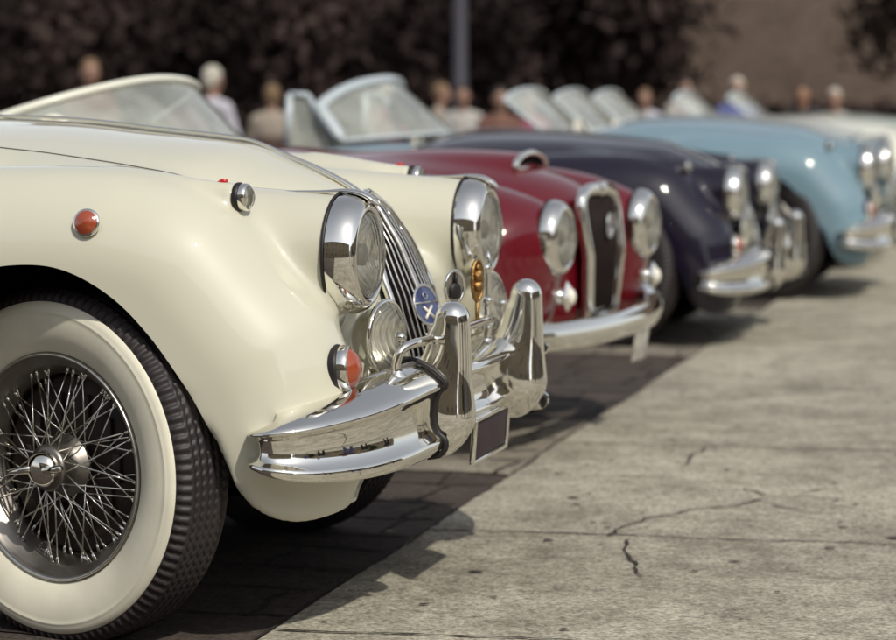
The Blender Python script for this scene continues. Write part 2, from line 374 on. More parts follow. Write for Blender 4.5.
# ------------------------------------------------------------------ wheel (local: axis along y, outer side -y)
def wheel_mesh(parent,side,hub,r=.365,rim=.232,ww=.337,steer=0,white=True,wire=True,name='wheel'):
    w=bpy.data.objects.new(name,None); w.empty_display_size=.1; link(w,parent); w.location=hub
    w.rotation_euler=(0,0,R(steer)+(PI if side>0 else 0))
    w2=.075
    # tyre: outer sidewall at y=-w2
    prof=[(-.052,rim-.004),(-.066,rim+.012),(-.076,rim+.045),(-.080,rim+.075),(-.078,ww-.012),(-.075,ww)]
    nrib=110; seg=nrib*6
    ribs=[(-.0745,ww+.002),(-.0735,ww+.006),(-.068,ww+.016),(-.062,r-.008),(-.058,r-.004)]
    tread=[(-.054,r-.0015)]
    for k in range(5):
        c=-.040+k*.020
        tread+=[(c-.0065,r),(c-.0055,r-.006),(c-.001,r-.006),(c+.000,r)]
    tread+=[(.054,r-.0015)]
    other=[(.060,r-.006),(.072,ww+.01),(.080,ww-.05),(.074,rim+.03),(.052,rim-.004)]
    full=prof+ribs+tread+other; i0=len(prof); i1=i0+len(ribs); i2=i1+len(tread)
    def mod(i,k,a,rr):
        if i0+1<=k<i1:
            q=math.sin(2*PI*i/6.0); d=.0045*q
            return a+(-d*.8),rr-(.0 if k>i1-2 else 0)+(.002*q if k==i1-1 else 0)
        if i1<k<i2-1:
            return a+.0022*(abs(((i/6.0)%1)*2-1)*2-1),rr
        return a,rr
    t=MB(); t.lathe(full,seg,'y',mod=mod)
    t.build('tyre',TYRE,w)
    if white:
        m=MB(); m.lathe([(-.0535,rim-.003),(-.0685,rim+.012),(-.0795,rim+.045),(-.0835,rim+.075),(-.0828,ww-.022),(-.0838,ww-.020),(-.0826,ww-.018),(-.0815,ww-.012),(-.0775,ww),(-.074,ww+.001)],160,'y')
        m.build('whitewall',WHITEWALL,w)
    m=MB()
    m.lathe([(-.050,rim-.001),(-.058,rim+.003),(-.064,rim),(-.065,rim-.006),(-.060,rim-.010),(-.052,rim-.013),(-.046,rim-.024),(-.030,rim-.028),(-.012,rim-.045),(.02,rim-.045),(.035,rim-.028),(.055,rim-.01),(.064,rim+.002)],120,'y')
    m.build('rim',AGED,w); MB().lathe([(-.0595,rim-.002),(-.0655,rim+.0005),(-.0668,rim-.003),(-.0640,rim-.0065),(-.060,rim-.007)],120,'y').build('rim_edge',CHROME2,w)
    m=MB(); m.lathe([(.005,.0),(.005,rim-.055),(.012,rim-.047),(.07,rim-.047)],64,'y')
    for k in range(10):
        a=2*PI*k/10; m.box((math.cos(a)*.12,.0,math.sin(a)*.12),(.02,.012,.06),0,None,.003)
    m.build('brake_drum',BROWN,w)
    if wire:
        m=MB()
        def sp(a1,r1,y1,a2,r2,y2):
            p=Vector((r1*math.cos(a1),y1,r1*math.sin(a1))); q=Vector((r2*math.cos(a2),y2,r2*math.sin(a2)))
            m.tube([p,q],.0018,6); d=(p-q).normalized(); m.tube([q,q+d*.016],.0038,6)
        n=24
        for k in range(n):
            a=2*PI*k/n
            sp(a,.040,-.078,a+(.62 if k%2 else -.62),rim-.026,-.030)
            sp(a+.11,.058,-.022,a+.11+(.95 if k%2 else -.95),rim-.030,-.024)
            sp(a+.05,.058,-.020,a+.05+(-.45 if k%2 else .45),rim-.044,-.004)
        m.build('spokes',CHROME,w)
        m=MB(); m.lathe([(-.084,.030),(-.084,.044),(-.076,.048),(-.060,.046),(-.030,.050),(-.024,.064),(-.018,.064),(0,.05)],48,'y')
        m.build('hub',AGED,w)
        m=MB(); m.lathe([(-.112,0),(-.112,.012),(-.108,.026),(-.096,.036),(-.084,.038),(-.080,.034)],32,'y')
        for sgn in (-1,1):
            m.tube([(sgn*.02,-.098,0),(sgn*.05,-.104,sgn*.006),(sgn*.072,-.116,sgn*.010)],[.015,.012,.008],10,flat=(1,.7))
        m.build('wheel_nut',CHROME,w)
    else:
        m=MB(); m.lathe([(-.075,0),(-.073,.05),(-.060,.10),(-.045,.13),(-.030,rim-.03)],48,'y'); m.build('hubcap',CHROME,w)
    return w
# ------------------------------------------------------------------ chrome parts of the roadster
def mirror_loc(p,s): return (p[0],p[1]*s,p[2])
def headlight(parent,c,glass_r=.088,k=1.0,crest=True):
    """lamp facing +x, centre of the glass rim at c"""
    h=MB(); x0=0
    h.lathe([(-.058*k,glass_r+.0335),(-.040*k,glass_r+.0355),(-.020*k,glass_r+.0315),(-.004*k,glass_r+.024),(.003*k,glass_r+.018),(.006*k,glass_r+.012),(.006*k,glass_r+.006),(.002*k,glass_r+.001),(-.010*k,glass_r)],96)
    b=h.build('headlight',CHROME,parent); b.location=c
    g=MB(); g.lathe([(-.0600*k,glass_r+.029),(-.0625*k,glass_r+.0355),(-.0590*k,glass_r+.0385),(-.0555*k,glass_r+.0355)],96); g.build('gasket',GASKET,b)
    g=MB(); g.lathe([(.028,.0005),(.0265,glass_r*.3),(.022,glass_r*.6),(.0145,glass_r*.84),(.003,glass_r*.995)],64); g.build('lens',LENS,b)
    g=MB(); g.lathe([(-.060,.006),(-.057,.02),(-.045,.045),(-.028,.066),(-.010,glass_r*.93),(-.002,glass_r*.99)],64); g.build('reflector',REFLECTOR,b)
    g=MB(); g.lathe([(-.058,.012),(-.026,.013),(-.022,.022),(-.008,.023),(-.004,.016),(-.003,.0)],24); g.build('bulb_shield',[BROWN],b)
    if crest:
        g=MB(); pts=[(-.30,0,glass_r+.034),(-.20,0,glass_r+.038),(-.10,0,glass_r+.0385),(-.05,0,glass_r+.0405),(-.015,0,glass_r+.036),(.012,0,glass_r+.022),(.022,0,glass_r+.012)]
        g.tube(catmull(pts,5),[.002+.013*min(1,(i/20.0))**1.2 if i<24 else .0145-(i-24)*.0012 for i in range(31)],12,flat=(1.0,.45)); g.build('crest_trim',CHROME,b)
    return b
def foglamp(parent,c):
    h=MB(); r=.0745
    h.lathe([(-.074,.002),(-.070,.022),(-.060,.040),(-.042,.058),(-.022,.069),(-.006,r),(-.004,r+.004),(.003,r+.004),(.006,r),(.004,r-.004)],64)
    b=h.build('fog_lamp',CHROME,parent); b.location=c; b.rotation_euler=(0,0,R(-12))
    g=MB(); g.lathe([(.034,.0005),(.032,.02),(.028,.04),(.018,.058),(.004,r-.003)],48); g.build('lens',LENS,b)
    g=MB(); g.lathe([(-.045,.004),(-.035,.03),(-.015,.055),(.004,.068)],48); g.build('reflector',REFLECTOR,b)
    g=MB(); g.lathe([(.030,.011),(.040,.010),(.044,.006),(.045,.0)],20); g.build('lens_button',CHROME,b)
    g=MB(); g.tube([(-.035,0,-.055),(-.038,0,-.085),(-.038,0,-.11)],[.014,.015,.019],14); g.lathe([(-.118,.030),(-.112,.030),(-.106,.022),(-.106,0)],20,'z',M=Matrix.Translation((-.038,0,0)))
    g.tube([(.006,0,-.083),(.018,0,-.088)],.006,8)
    g.build('bracket',CHROME,b)
    return b
OR_MESH=None
def overrider_mesh():
    def f(x,y,z):
        a=capsule(x,y,z,(.012,0,.160),(.016,0,-.04),.037,.041)
        b=ellip(x,y,z,(-.014,0,-.055),(.060,.050,.072))
        c=ellip(x,y,z,(-.036,.0,-.01),(.045,.056,.085))
        d=capsule(x,y,z,(-.012,0,.12),(-.022,0,0),.026,.040)
        return smin(smin(smin(a,b,.05),c,.06),d,.03)
    V,F=surfnet(f,np.arange(-.10,.1001,.0065),np.arange(-.09,.0901,.0065),np.arange(-.18,.2301,.0065))
    return V,F,normals(f,V,F)
OVR=overrider_mesh()
SEC=[(-.110,.70),(-.108,.98),(-.088,1.16),(-.055,1.20),(-.020,1.04),(.004,.84),(.014,.72),(.0155,.64),(.012,.58),(.003,.50),(-.004,.30),(-.007,.0),(-.006,-.25),(.001,-.46),(.011,-.56),(.0155,-.64),(.014,-.80),(.002,-.95),(-.022,-1.0),(-.046,-.90)]
def blade(path,mi=0,endcap=True,n=8):
    """path: (x,y,zc,half-height) -> MB with the grooved bumper section swept along it"""
    C=np.array(catmull(path,n)); m=MB(); V=[];F=[]; ns=len(SEC); N=len(C)
    S=np.array(SEC)
    for i in range(N):
        d=C[min(i+1,N-1)]-C[max(i-1,0)]; d=d[:2]/np.linalg.norm(d[:2]); nx,ny=d[1],-d[0]   # outward normal to the right of travel
        e=1.0
        for (u,v) in S:
            V.append((C[i,0]+nx*u*e,C[i,1]+ny*u*e,C[i,2]+v*C[i,3]))
    for i in range(N-1):
        for k in range(ns):
            l=(k+1)%ns; F.append((i*ns+k,(i+1)*ns+k,(i+1)*ns+l,i*ns+l))
    F.append(tuple(range(ns))); F.append(tuple((N-1)*ns+k for k in range(ns))[::-1])
    return m.add(V,F)
def polar_disc(m,ry,rz,x,mi,seg=32,th=.003,cx=(0,0)):
    V=[(x,cx[0],cx[1])];F=[]
    for k in range(seg):
        t=2*PI*k/seg; V.append((x,cx[0]+ry*math.cos(t),cx[1]+rz*math.sin(t)))
    for k in range(seg):
        V.append((x-th,cx[0]+ry*math.cos(2*PI*k/seg),cx[1]+rz*math.sin(2*PI*k/seg)))
    for k in range(seg):
        l=(k+1)%seg; F.append((0,1+k,1+l)); F.append((1+k,1+seg+k,1+seg+l,1+l))
    m.add(V,F,mi,False)
def grille(parent):
    X0=lambda z: np.interp(z,[.46,.49,.57,.66,.77,.84,.88],[.600,.602,.592,.567,.520,.478,.448])
    WZ=lambda z: np.interp(z,[.470,.480,.50,.55,.62,.70,.78,.84,.868,.880],[.03,.085,.125,.158,.168,.160,.130,.085,.045,.012])
    xs=lambda y,z: float(X0(z)-.60*y*y)
    m=MB()
    zs=np.linspace(.468,.882,40); L=[];Rr=[]
    for z in zs: w=float(WZ(z)); L.append((xs(w,z)+.004,-w,z)); Rr.append((xs(w,z)+.004,w,z))
    m.tube(L+Rr[::-1],.0095,10,closed=True); b=m.build('grille',CHROME,parent)
    m=MB(); V=[];F=[];ny=14
    for z in zs:
        w=float(WZ(z))
        for j in range(ny+1):
            y=-w+2*w*j/ny; V.append((xs(y,z)-.009,y,z))
    for i in range(len(zs)-1):
        for j in range(ny):
            a=i*(ny+1)+j; F.append((a,a+1,a+ny+2,a+ny+1))
    m.add(V,F); m.build('grille_backing',DARK,b)
    m=MB()
    for k in range(-5,6):
        y0=k*.0305
        pts=[]
        for z in np.linspace(.470,.880,34):
            w=float(WZ(z))
            sc_=min(1.0,(.50+.50*w/.168)); y=y0*sc_
            if abs(y)<w-.004: pts.append((xs(y,z)+.004,y,z))
        if len(pts)>3: m.tube(pts,.0060 if k==0 else .0027,8,flat=(1.0,1.0) if k else (1.3,1.0))
    m.build('grille_slats',CHROME2,b)
    return b
def roadster(loc,rz,label,group,paint,detail=True,steer=-19,drop=0,white=True):
    t=thing('roadster',label,'sports car',loc,rz,group)
    body=roadster_body('body',paint,t)
    # ridge strip on the bonnet
    rid=[(-.80,0,1.043),(-.6,0,1.053),(-.281,0,1.047),(-.066,0,1.027),(.06,0,1.0145),(.176,0,.999),(.271,0,.962),(.342,0,.933),(.413,0,.896),(.455,0,.862),(.480,0,.835)]
    C=catmull(rid,5); m=MB(); m.tube(C,[.006+.010*max(0,(i-25)/25.0) for i in range(len(C))],10,flat=(1.0,.6)); m.build('bonnet_strip',CHROME,body)
    pts=np.array(catmull([(-.78,.43,0),(-.4,.435,0),(0,.405,0),(.2,.355,0),(.33,.29,0),(.42,.205,0),(.45,.10,0),(.462,0,0)],10)); pts=np.vstack([pts,(pts*[1,-1,1])[::-1][1:]]); pts[:,2]=1.0
    for _ in range(12):
        f0=f_roadster(*pts.T); g_=(f_roadster(pts[:,0],pts[:,1],pts[:,2]+.002)-f0)/.002; pts[:,2]-=np.clip(f0/np.where(np.abs(g_)<.2,.2,g_),-.04,.04)
    pts[:,2]+=.0002; m=MB(); m.tube(pts.tolist(),.0017,6); m.build('bonnet_seam',GASKET,body)
    # wheel well liners, floor
    m=MB()
    for cx in (0,-2.59):
        for s in (-1,1):
            V=[];F=[]
            for i in range(25):
                a=R(0+180*i/24)
                for y in (.73,.44): V.append((cx+.43*math.cos(a),s*y,.33+.42*math.sin(a)))
            for i in range(24): F.append((i*2,i*2+1,i*2+3,i*2+2))
            m.add(V,F)
    m.add([(-3.4,-.44,.26),(.50,-.44,.26),(.50,.44,.26),(-3.4,.44,.26)],[(0,1,2,3)])
    for cx in (0,-2.59):
        for s in (-1,1): m.add([(cx-.5,s*.44,.31),(cx+.5,s*.44,.31),(cx+.5,s*.44,.80),(cx-.5,s*.44,.80)],[(0,1,2,3)])
    m.build('underbody',DARK,t)
    # cockpit
    m=MB(); m.box((-1.3,0,.38),(.98,.92,.03)); m.box((-.86,0,.72),(.04,.90,.30)); m.box((-1.78,0,.62),(.03,.92,.5)); m.box((-1.3,.455,.60),(.98,.02,.45)); m.box((-1.3,-.455,.60),(.98,.02,.45)); m.build('cockpit_trim',DARK,t)
    for s in (-1,1):
        m=MB(); m.box((-1.36,s*.23,.50),(.46,.40,.16),0,None,.05); m.box((-1.62,s*.23,.74),(.14,.40,.46),0,Matrix.Translation((-1.62,0,.6))@Matrix.Rotation(R(-10),4,'Y')@Matrix.Translation((1.62,0,-.6)),.05); m.build('seat',LEATHER,t)
    m=MB(); m.tube([( -1.02+.012*math.sin(a)*0+ -.06*math.sin(a), -.23+.19*math.cos(a), .86+.17*math.sin(a)) for a in np.linspace(0,2*PI,33)[:-1]],.012,8,closed=True)
    for a in (R(90),R(210),R(330)): m.tube([(-1.02,-.23,.86),(-1.02-.06*math.sin(a),-.23+.19*math.cos(a),.86+.17*math.sin(a))],.007,6)
    m.ell((-1.02,-.23,.86),(.02,.035,.035)); m.tube([(-1.02,-.23,.86),(-.86,-.23,.80)],.018,8); m.build('steering_wheel',WHITE,t)
    # windscreen
    windscreen(t,-.74,.985,.22,.275,.56,.62,CHROME if detail else SILVERB,.0125)
    # lamps
    for s in (-1,1):
        headlight(t,(.607,s*.494,.777))
        foglamp(t,(.625,s*.43,.604))
        m=MB(); m.lathe([(-.012,.0285),(-.008,.0300),(-.002,.0300),(.000,.0275)],40,mi=0); m.lathe([(-.002,.0268),(.006,.0282),(.013,.0275),(.015,.0245)],40,mi=1); b=m.build('side_lamp',[GASKET,CHROME],t); b.location=(.384,s*.625,.896)
        m=MB(); m.lathe([(.026,.0004),(.025,.010),(.021,.018),(.015,.0238)],32); m.build('lens',LENS,b)
        m=MB(); m.lathe([(.012,.0005),(.008,.024)],24); m.build('reflector',CHROME2,b)
        m=MB(); m.tube([(-.055,0,.026),(-.040,0,.032),(-.030,0,.033)],[.003,.0055,.003],10); m.build('tell_tale',REDL,b)
        # turn lamp
        m=MB(); m.lathe([(-.05,.040),(-.030,.0475),(-.024,.0500),(-.018,.0485),(-.016,.045)],48,mi=0); m.lathe([(-.022,.0455),(-.012,.0475),(.000,.0465),(.004,.043),(.002,.040)],48,mi=1); b=m.build('turn_lamp',[GASKET,CHROME],t); b.location=(.612,s*.635,.560); b.rotation_euler=(0,R(-4),R(5))
        m=MB(); m.lathe([(.024,.0005),(.022,.014),(.016,.028),(.008,.036),(.001,.0405)],40); m.build('lens',AMBER,b)
        m=MB(); m.lathe([(-.006,.026),(-.004,.0285),(.002,.0275),(.003,.0235)],32,'z'); b=m.build('side_marker',CHROME,t); b.location=(.126,s*.804,.861-.01); b.rotation_euler=(R(90-14)*(1 if s<0 else -1),0,0)
        m=MB(); m.lathe([(.013,.0005),(.011,.012),(.003,.0235)],28,'z'); m.build('lens',AMBER,b)
        o=np_mesh('overrider',OVR[0],OVR[1],CHROME,t,OVR[2]); o.location=(.728,s*.33,.475)
        m=MB(); m.tube([(.028,0,.215),(.024,0,.20)],[.004,.009],8); 
        g=MB(); pts=[]
        for (u,v) in SEC[2:-1]: pts.append((-.002+u*1.05+(.03 if s>0 else 0),s*.060,-.031+v*.092))
        g.tube(catmull(pts,2),.0062,8); g.build('gasket',GASKET,o)
        # side blade
        P=[(.462,-.770,.418,.034),(.474,-.806,.418,.042),(.492,-.834,.419,.046),(.530,-.840,.418,.055),(.592,-.795,.418,.066),(.658,-.690,.423,.077),(.699,-.575,.433,.084),(.716,-.450,.441,.088),(.723,-.385,.444,.088)]
        if s>0: P=[(x+(.045 if i>5 else 0)*(i-5)/3,y,z,h) for i,(x,y,z,h) in enumerate(P)]
        m=blade(P)
        if s>0:
            m.v=[(a,-b,c) for a,b,c in m.v]; m.f=[f[::-1] for f in m.f]
        m.build('bumper_blade',CHROME,t)
    P=[(.712,-.285,.458,.075),(.722,-.14,.460,.070),(.728,0,.460,.068),(.722,.14,.460,.070),(.712,.285,.458,.075)]
    blade(P).build('bumper_centre',CHROME,t)
    m=MB(); m.build('bumper_bracket',CHROME2,t) if False else None
    for s in (-1,1): MB().tube([(.55,s*.62,.50),(.64,s*.52,.535),(.675,s*.40,.545)],[.008]*3,8).build('bumper_bracket',CHROME2,t)
    grille(t)
    # rear wheels/front wheels
    for s in (-1,1):
        wheel_mesh(t,s,(.026,s*.655,.350),steer=steer,white=white)
        wheel_mesh(t,s,(-2.59,s*.640,.352),white=white)
    if drop:
        for c in t.children:
            if not c.name.startswith('wheel'): c.location.z-=drop
    return t
def windscreen(t,x0,zb,rake,h,a,hw,fm,fr,rk=0,bf=1,wrap=0,zdrop=.06,name='windscreen',n=24,tdrop=.045,glass=None,close=True):
    """curved one-piece screen; frame tube round a thin pane"""
    def P(u,v):
        y=u*hw*(1-.06*v); x=x0-a*y*y-wrap*abs(u)**4*hw-rake*(1-rk*u*u)*v
        z=zb-zdrop*u*u+(h-(tdrop*u*u+tdrop*1.2*abs(u)**6))*v
        return (x,y,z)
    us=np.linspace(-1,1,n+1); vs=np.linspace(0,1,9)
    m=MB(); V=[P(u,v) for v in vs for u in us]
    F=[(j*(n+1)+i,j*(n+1)+i+1,(j+1)*(n+1)+i+1,(j+1)*(n+1)+i) for j in range(8) for i in range(n)]
    m.add(V,F)
    b=MB(); loop=[P(u,1) for u in us]+[P(1,v) for v in vs[::-1][1:]]+([P(u,0) for u in us[::-1][1:]]+[P(-1,v) for v in vs[1:-1]])
    nl=len(us)+len(vs)-1; b.tube(loop,[fr if (i<nl or i>=nl+len(us)-1) else fr*bf for i in range(len(loop))],10,closed=True,flat=(1.2,.9)); fo=b.build(name,fm,t)
    m.build('pane',glass or SCREEN,fo); return fo
# ------------------------------------------------------------------ scene objects
ROW='classic sports cars parked side by side in a row'
white=roadster((0,0,0),0,'cream roadster nearest the camera with whitewall wire wheels and badges above its bumper',ROW,CREAM)
print('white',round(time.time()-T0,1))
def first(t,n): return [c for c in t.children if c.name.split('.')[0]==n]
def copy_tree(o,parent=None,sub=None,skip=()):
    c=o.copy(); link(c)
    if parent is not None:
        c.parent=parent; c.matrix_parent_inverse=o.matrix_parent_inverse.copy()
    if sub and c.type=='MESH':
        for i,sl in enumerate(c.material_slots):
            if sl.material in sub:
                m=sub[sl.material]; sl.link='OBJECT'; sl.material=m
    for ch in list(o.children):
        if ch.name.split('.')[0] in skip: continue
        copy_tree(ch,c,sub,skip)
    return c
def car_copy(src,loc,rz,label,sub,drop=0,skip=()):
    c=copy_tree(src,None,sub,skip); c.location=loc; c.rotation_euler=(0,0,rz); c['label']=label
    for ch in c.children:
        if not ch.name.startswith('wheel'): ch.location.z-=drop
    return c
exec_cars=[((-.145,6.04,0),R(0),'dark navy roadster between the red car and the light blue car',{CREAM:NAVY},.11,('whitewall','side_marker','tell_tale')),
 ((.165,8.72,0),R(0),'light blue roadster just behind the dark navy roadster',{CREAM:BLUE},.07,('whitewall','side_marker','tell_tale'))]
PALE=M_('pale_yellow_paint',(.62,.60,.44),.35,coat=.7); SILV=M_('silver_grey_paint',(.34,.36,.36),.35,coat=.7); IVORY=M_('ivory_paint',(.60,.60,.52),.35,coat=.7); GREENP=M_('sage_paint',(.36,.40,.33),.35,coat=.7)
exec_cars+=[((-.08,11.0,0),0,'pale yellow roadster, first one beyond the light blue car',{CREAM:PALE},.10,('whitewall','tell_tale','side_marker')),
 ((-.22,12.9,0),0,'silver grey roadster, second one beyond the light blue car',{CREAM:SILV},.10,('whitewall','tell_tale','side_marker')),
 ((.02,14.9,0),0,'ivory roadster, third one beyond the light blue car',{CREAM:IVORY},.12,('whitewall','tell_tale','side_marker')),
 ((.13,17.0,0),0,'sage green roadster farthest away in the row',{CREAM:GREENP},.12,('whitewall','tell_tale','side_marker'))]
cars=[car_copy(white,*a[:2],a[2],a[3],a[4],a[5]) for a in exec_cars]
# --- things only on the cream car: badges, badge bar, plate
m=MB(); m.tube(catmull([(.665,-.495,.530),(.668,-.495,.560),(.675,-.488,.583),(.69,-.462,.594),(.70,-.40,.595),(.705,-.2,.595),(.705,.10,.595),(.698,.165,.593),(.685,.198,.580),(.678,.205,.555),(.675,.205,.525)],5),.0095,12)
for y in (-.495,.205): m.lathe([(0,.020),(.010,.020),(.016,.013),(.022,.012)],16,'z',M=Matrix.Translation((.668 if y<0 else .675,y,.522)))
bar=m.build('badge_bar',CHROME,white)
def badge(y,z,ry,rz,mface,mrim,rot,extra=None):
    b=MB(); b.tube([(0,ry*math.cos(t),rz*math.sin(t)) for t in np.linspace(0,2*PI,37)[:-1]],.0042,8,closed=True); b.tube([(0,0,-rz),(0,0,-rz-.05)],.005,8)
    o=b.build('badge',mrim,bar); o.location=(.705,y,z); o.rotation_euler=(0,0,R(rot))
    f=MB(); polar_disc(f,ry,rz,.001,0); 
    if extra: extra(f)
    f.build('badge_face',mface,o); return o
def ex1(f):
    f.ell((.004,0,-.008),(.006,.017,.018),1); f.tube([(.004,0,.0),(.005,0,.030)],.0035,8,1); f.box((.004,0,-.02),(.004,.03,.006),1)
def ex2(f):
    f.ell((.003,0,.012),(.010,.014,.014),0); f.ell((.003,.002,-.012),(.010,.016,.012),0); f.ell((.003,-.002,.030),(.006,.008,.008),0)
badge(-.185,.690,.029,.034,[CHROME2,GASKET],CHROME,-28,ex1)
badge(.010,.690,.024,.045,[BRASS],BRASS,-14,ex2)
m=MB(); m.tube([(0,0,-.085),(0,0,-.05),(0,0,0),(0,0,.025),(0,0,.045),(0,0,.062)],[.010,.007,.0065,.010,.006,.001],10,flat=(1,.8)); m.ell((0,0,-.052),(.012,.012,.010)); m.ell((.0,0,.02),(.008,.016,.014)); o=m.build('badge_spire',CHROME,bar); o.location=(.705,.105,.690)
# oval enamel badge on the grille: blue field, line across, small crest ring and a saltire
m=MB(); polar_disc(m,.049,.0445,0,0,40,.006); m.tube([(0,.050*math.cos(t),.0455*math.sin(t)) for t in np.linspace(0,2*PI,41)[:-1]],.0038,8,closed=True,mi=1)
m.tube([(.002,-.048,.006),(.002,.048,.006)],.0018,6,1)
m.tube([(.002,-.017,-.030),(.002,.017,-.004)],.0034,6,2); m.tube([(.002,.017,-.030),(.002,-.017,-.004)],.0034,6,2)
m.tube([(.002,.009*math.cos(t),.022+.007*math.sin(t)) for t in np.linspace(0,2*PI,17)[:-1]],.0016,6,closed=True,mi=1)
gb=m.build('grille_badge',[ENAMEL,CHROME,WHITE],white); gb.location=(.590,0,.634); gb.rotation_euler=(0,R(-16),R(-16))
m=MB(); m.box((.598,0,.560),(.008,.07,.028),0,None,.003); 
for y in (-.018,.0,.018): m.ell((.604,y,.560),(.003,.006,.006),1)
m.build('grille_plaque',[CHROME2,REDL],white)
m=MB(); m.box((0,0,0),(.006,.284,.084),0,None,.002); o=m.build('number_plate',PLATE,white); o.location=(.735,0,.352); o.rotation_euler=(0,R(4),0)
q=MB()
for (a,b_,c,d) in ((0,.047,.30,.010),(0,-.047,.30,.010)): q.box((.003,a,b_),(.012,c,d),0,None,.003)
for y in (-.147,.147): q.box((.003,y,0),(.012,.010,.094),0,None,.003)
q.build('plate_frame',CHROME,o)
m=MB(); m.box((.705,0,.405),(.02,.20,.03),0,None,.004); m.build('plate_bracket',CHROME2,white)
# ------------------------------------------------------------------ red car
RF=Prof([(.53,.33),(.575,.40),(.605,.50),(.618,.62),(.600,.72),(.560,.770),(.48,.808),(.36,.840),(.2,.858),(0,.862),(-.4,.855),(-1.0,.82),(-1.6,.80),(-2.3,.83),(-2.9,.78),(-3.2,.66),(-3.35,.48),(-3.35,.34)],6)
RH=Prof([(.55,.33),(.580,.42),(.590,.55),(.583,.68),(.558,.765),(.515,.815),(.42,.855),(.28,.884),(.07,.900),(-.3,.915),(-.6,.925),(-1.1,.84),(-1.8,.84),(-2.4,.82),(-3.0,.72),(-3.35,.5),(-3.38,.36)],6)
def f_red(x,y,z):
    s=np.sqrt(y*y+1e-6)
    yc=np.interp(x,[-3.4,-2,0,.6],[.48,.53,.53,.48])
    fe=swept(RF(x,z),s,yc,.24,.2,.20); fe=smax(fe,.28-z+np.maximum(x-.3,0)*.25*0,.06)
    w=np.interp(x,[-3.4,-1,0,.6],[.50,.58,.48,.30]); ho=swept(RH(x,z),s,0.,w,w,.16); ho=smax(ho,.30-z,.05)
    b=smin(ho,fe,.09)
    na=capsule(x,s,z,(.52,.475,.668),(.1,.48,.70),.098,.13); na=smax(na,x-.575,.012)
    b=smin(b,na,.06)
    sco=ellip(x,y,z,(.10,0,.865),(.42,.17,.062)); sco=smax(sco,x-.352,.006)
    b=smin(b,sco,.035)
    return smax(b,.088-np.sqrt((s-.475)**2+(z-.668)**2)-np.maximum(.555-x,0)*3,.006)
red=thing('red_sports_car','dark red open sports car with a tall narrow chrome grille and bonnet scoop','sports car',(-.127,2.53,0),R(-5.2),ROW)
V,F=surfnet(f_red,axisgrid((-3.5,-.6,.035),(-.6,.68,.016)),np.arange(-.84,.841,.016),axisgrid((.2,.98,.016)))
archr=lambda th: np.where((np.degrees(th)>-20)|(np.degrees(th)<-160),.40,.55)
for cx in (-.12,-2.57): V,F=cut(f_red,V,F,1,(cx,.33),archr,lambda P:(np.abs(P[:,1])>.4)&(P[:,2]<.78))
Rc=lambda th: ((np.abs(np.cos(th))/.48)**3+(np.abs(np.sin(th))/.48)**3)**(-1/3)
V,F=cut(f_red,V,F,2,(-1.28,0),Rc,lambda P:P[:,2]>.6)
N=normals(f_red,V,F)
body=np_mesh('body',V,F,RED,red,N)
m=MB(); m.add([(-3.2,-.5,.30),(.45,-.5,.30),(.45,.5,.30),(-3.2,.5,.30)],[(0,1,2,3)])
for s in (-1,1):
    for cx in (-.12,-2.57): m.add([(cx-.45,s*.45,.25),(cx+.45,s*.45,.25),(cx+.45,s*.45,.75),(cx-.45,s*.45,.75)],[(0,1,2,3)])
m.build('underbody',DARK,red)
m=MB(); m.box((-1.28,0,.36),(.94,.94,.03)); m.box((-.84,0,.68),(.03,.9,.3)); m.box((-1.74,0,.6),(.03,.9,.45)); m.build('cockpit_trim',DARK,red)
for s in (-1,1):
    m=MB(); m.box((-1.3,s*.24,.46),(.44,.42,.16),0,None,.05); m.box((-1.55,s*.24,.68),(.14,.42,.42),0,None,.05); m.build('seat',LEATHER,red)
    headlight(red,(.632,s*.475,.668),.082,.8,False)
    m=MB(); 
    V4=[(0,.030,0),(0,0,.040),(0,-.030,0),(0,0,-.040)]; V5=[(.012,.018,0),(.012,0,.025),(.012,-.018,0),(.012,0,-.025)]
    m.add(V4+V5,[(0,1,5,4),(1,2,6,5),(2,3,7,6),(3,0,4,7)],0,False); m.ell((.010,0,0),(.014,.017,.022),1); m.tube([(0,0,0),(-.06,0,0)],.02,10)
    o=m.build('indicator_lamp',[CHROME,WHITE],red); o.location=(.638,s*.475,.492); o.scale=(1.2,1.2,1.2)
    wheel_mesh(red,s,(-.12,s*.62,.345),r=.345,rim=.215,ww=.30,white=False,wire=False); wheel_mesh(red,s,(-2.57,s*.62,.345),r=.345,rim=.215,ww=.30,white=False,wire=False)
# shield grille
m=MB(); half=[(.0,.800),(.10,.798),(.160,.782),(.182,.745),(.178,.66),(.160,.54),(.138,.43),(.130,.405)]
L=[(np.interp(z,[.40,.6,.8],[.602,.618,.590])-.25*y*y,y,z) for y,z in catmull(half,5)]
loop=[tuple(p) for p in L]+[(p[0],-p[1],p[2]) for p in L[::-1][:-1]]
m.tube(loop,.020,12,flat=(1,1.25),caps=True); gr=m.build('grille',CHROME,red)
m=MB(); m.tube([(.605,-.13,.405),(.61,0,.400),(.605,.13,.405)],.012,10); m.build('grille_sill',CHROME,gr)
m=MB(); m.add([(.597,-.17,.78),(.597,.17,.78),(.609,.13,.40),(.609,-.13,.40)],[(0,1,2,3)],0,False); m.build('grille_backing',DARK,gr)
m=MB()
for k in range(-6,7): m.tube([(.608,k*.026,.775),(.622,k*.0225,.60),(.616,k*.0195,.41)],.0015,6)
m.build('grille_slats',BROWN,gr)
m=MB(); polar_disc(m,.030,.036,0,0); m.tube([(0,.030*math.cos(t),.037*math.sin(t)) for t in np.linspace(0,2*PI,25)[:-1]],.004,8,closed=True,mi=1); o=m.build('grille_badge',[ENAMEL,CHROME],gr); o.location=(.630,0,.685)
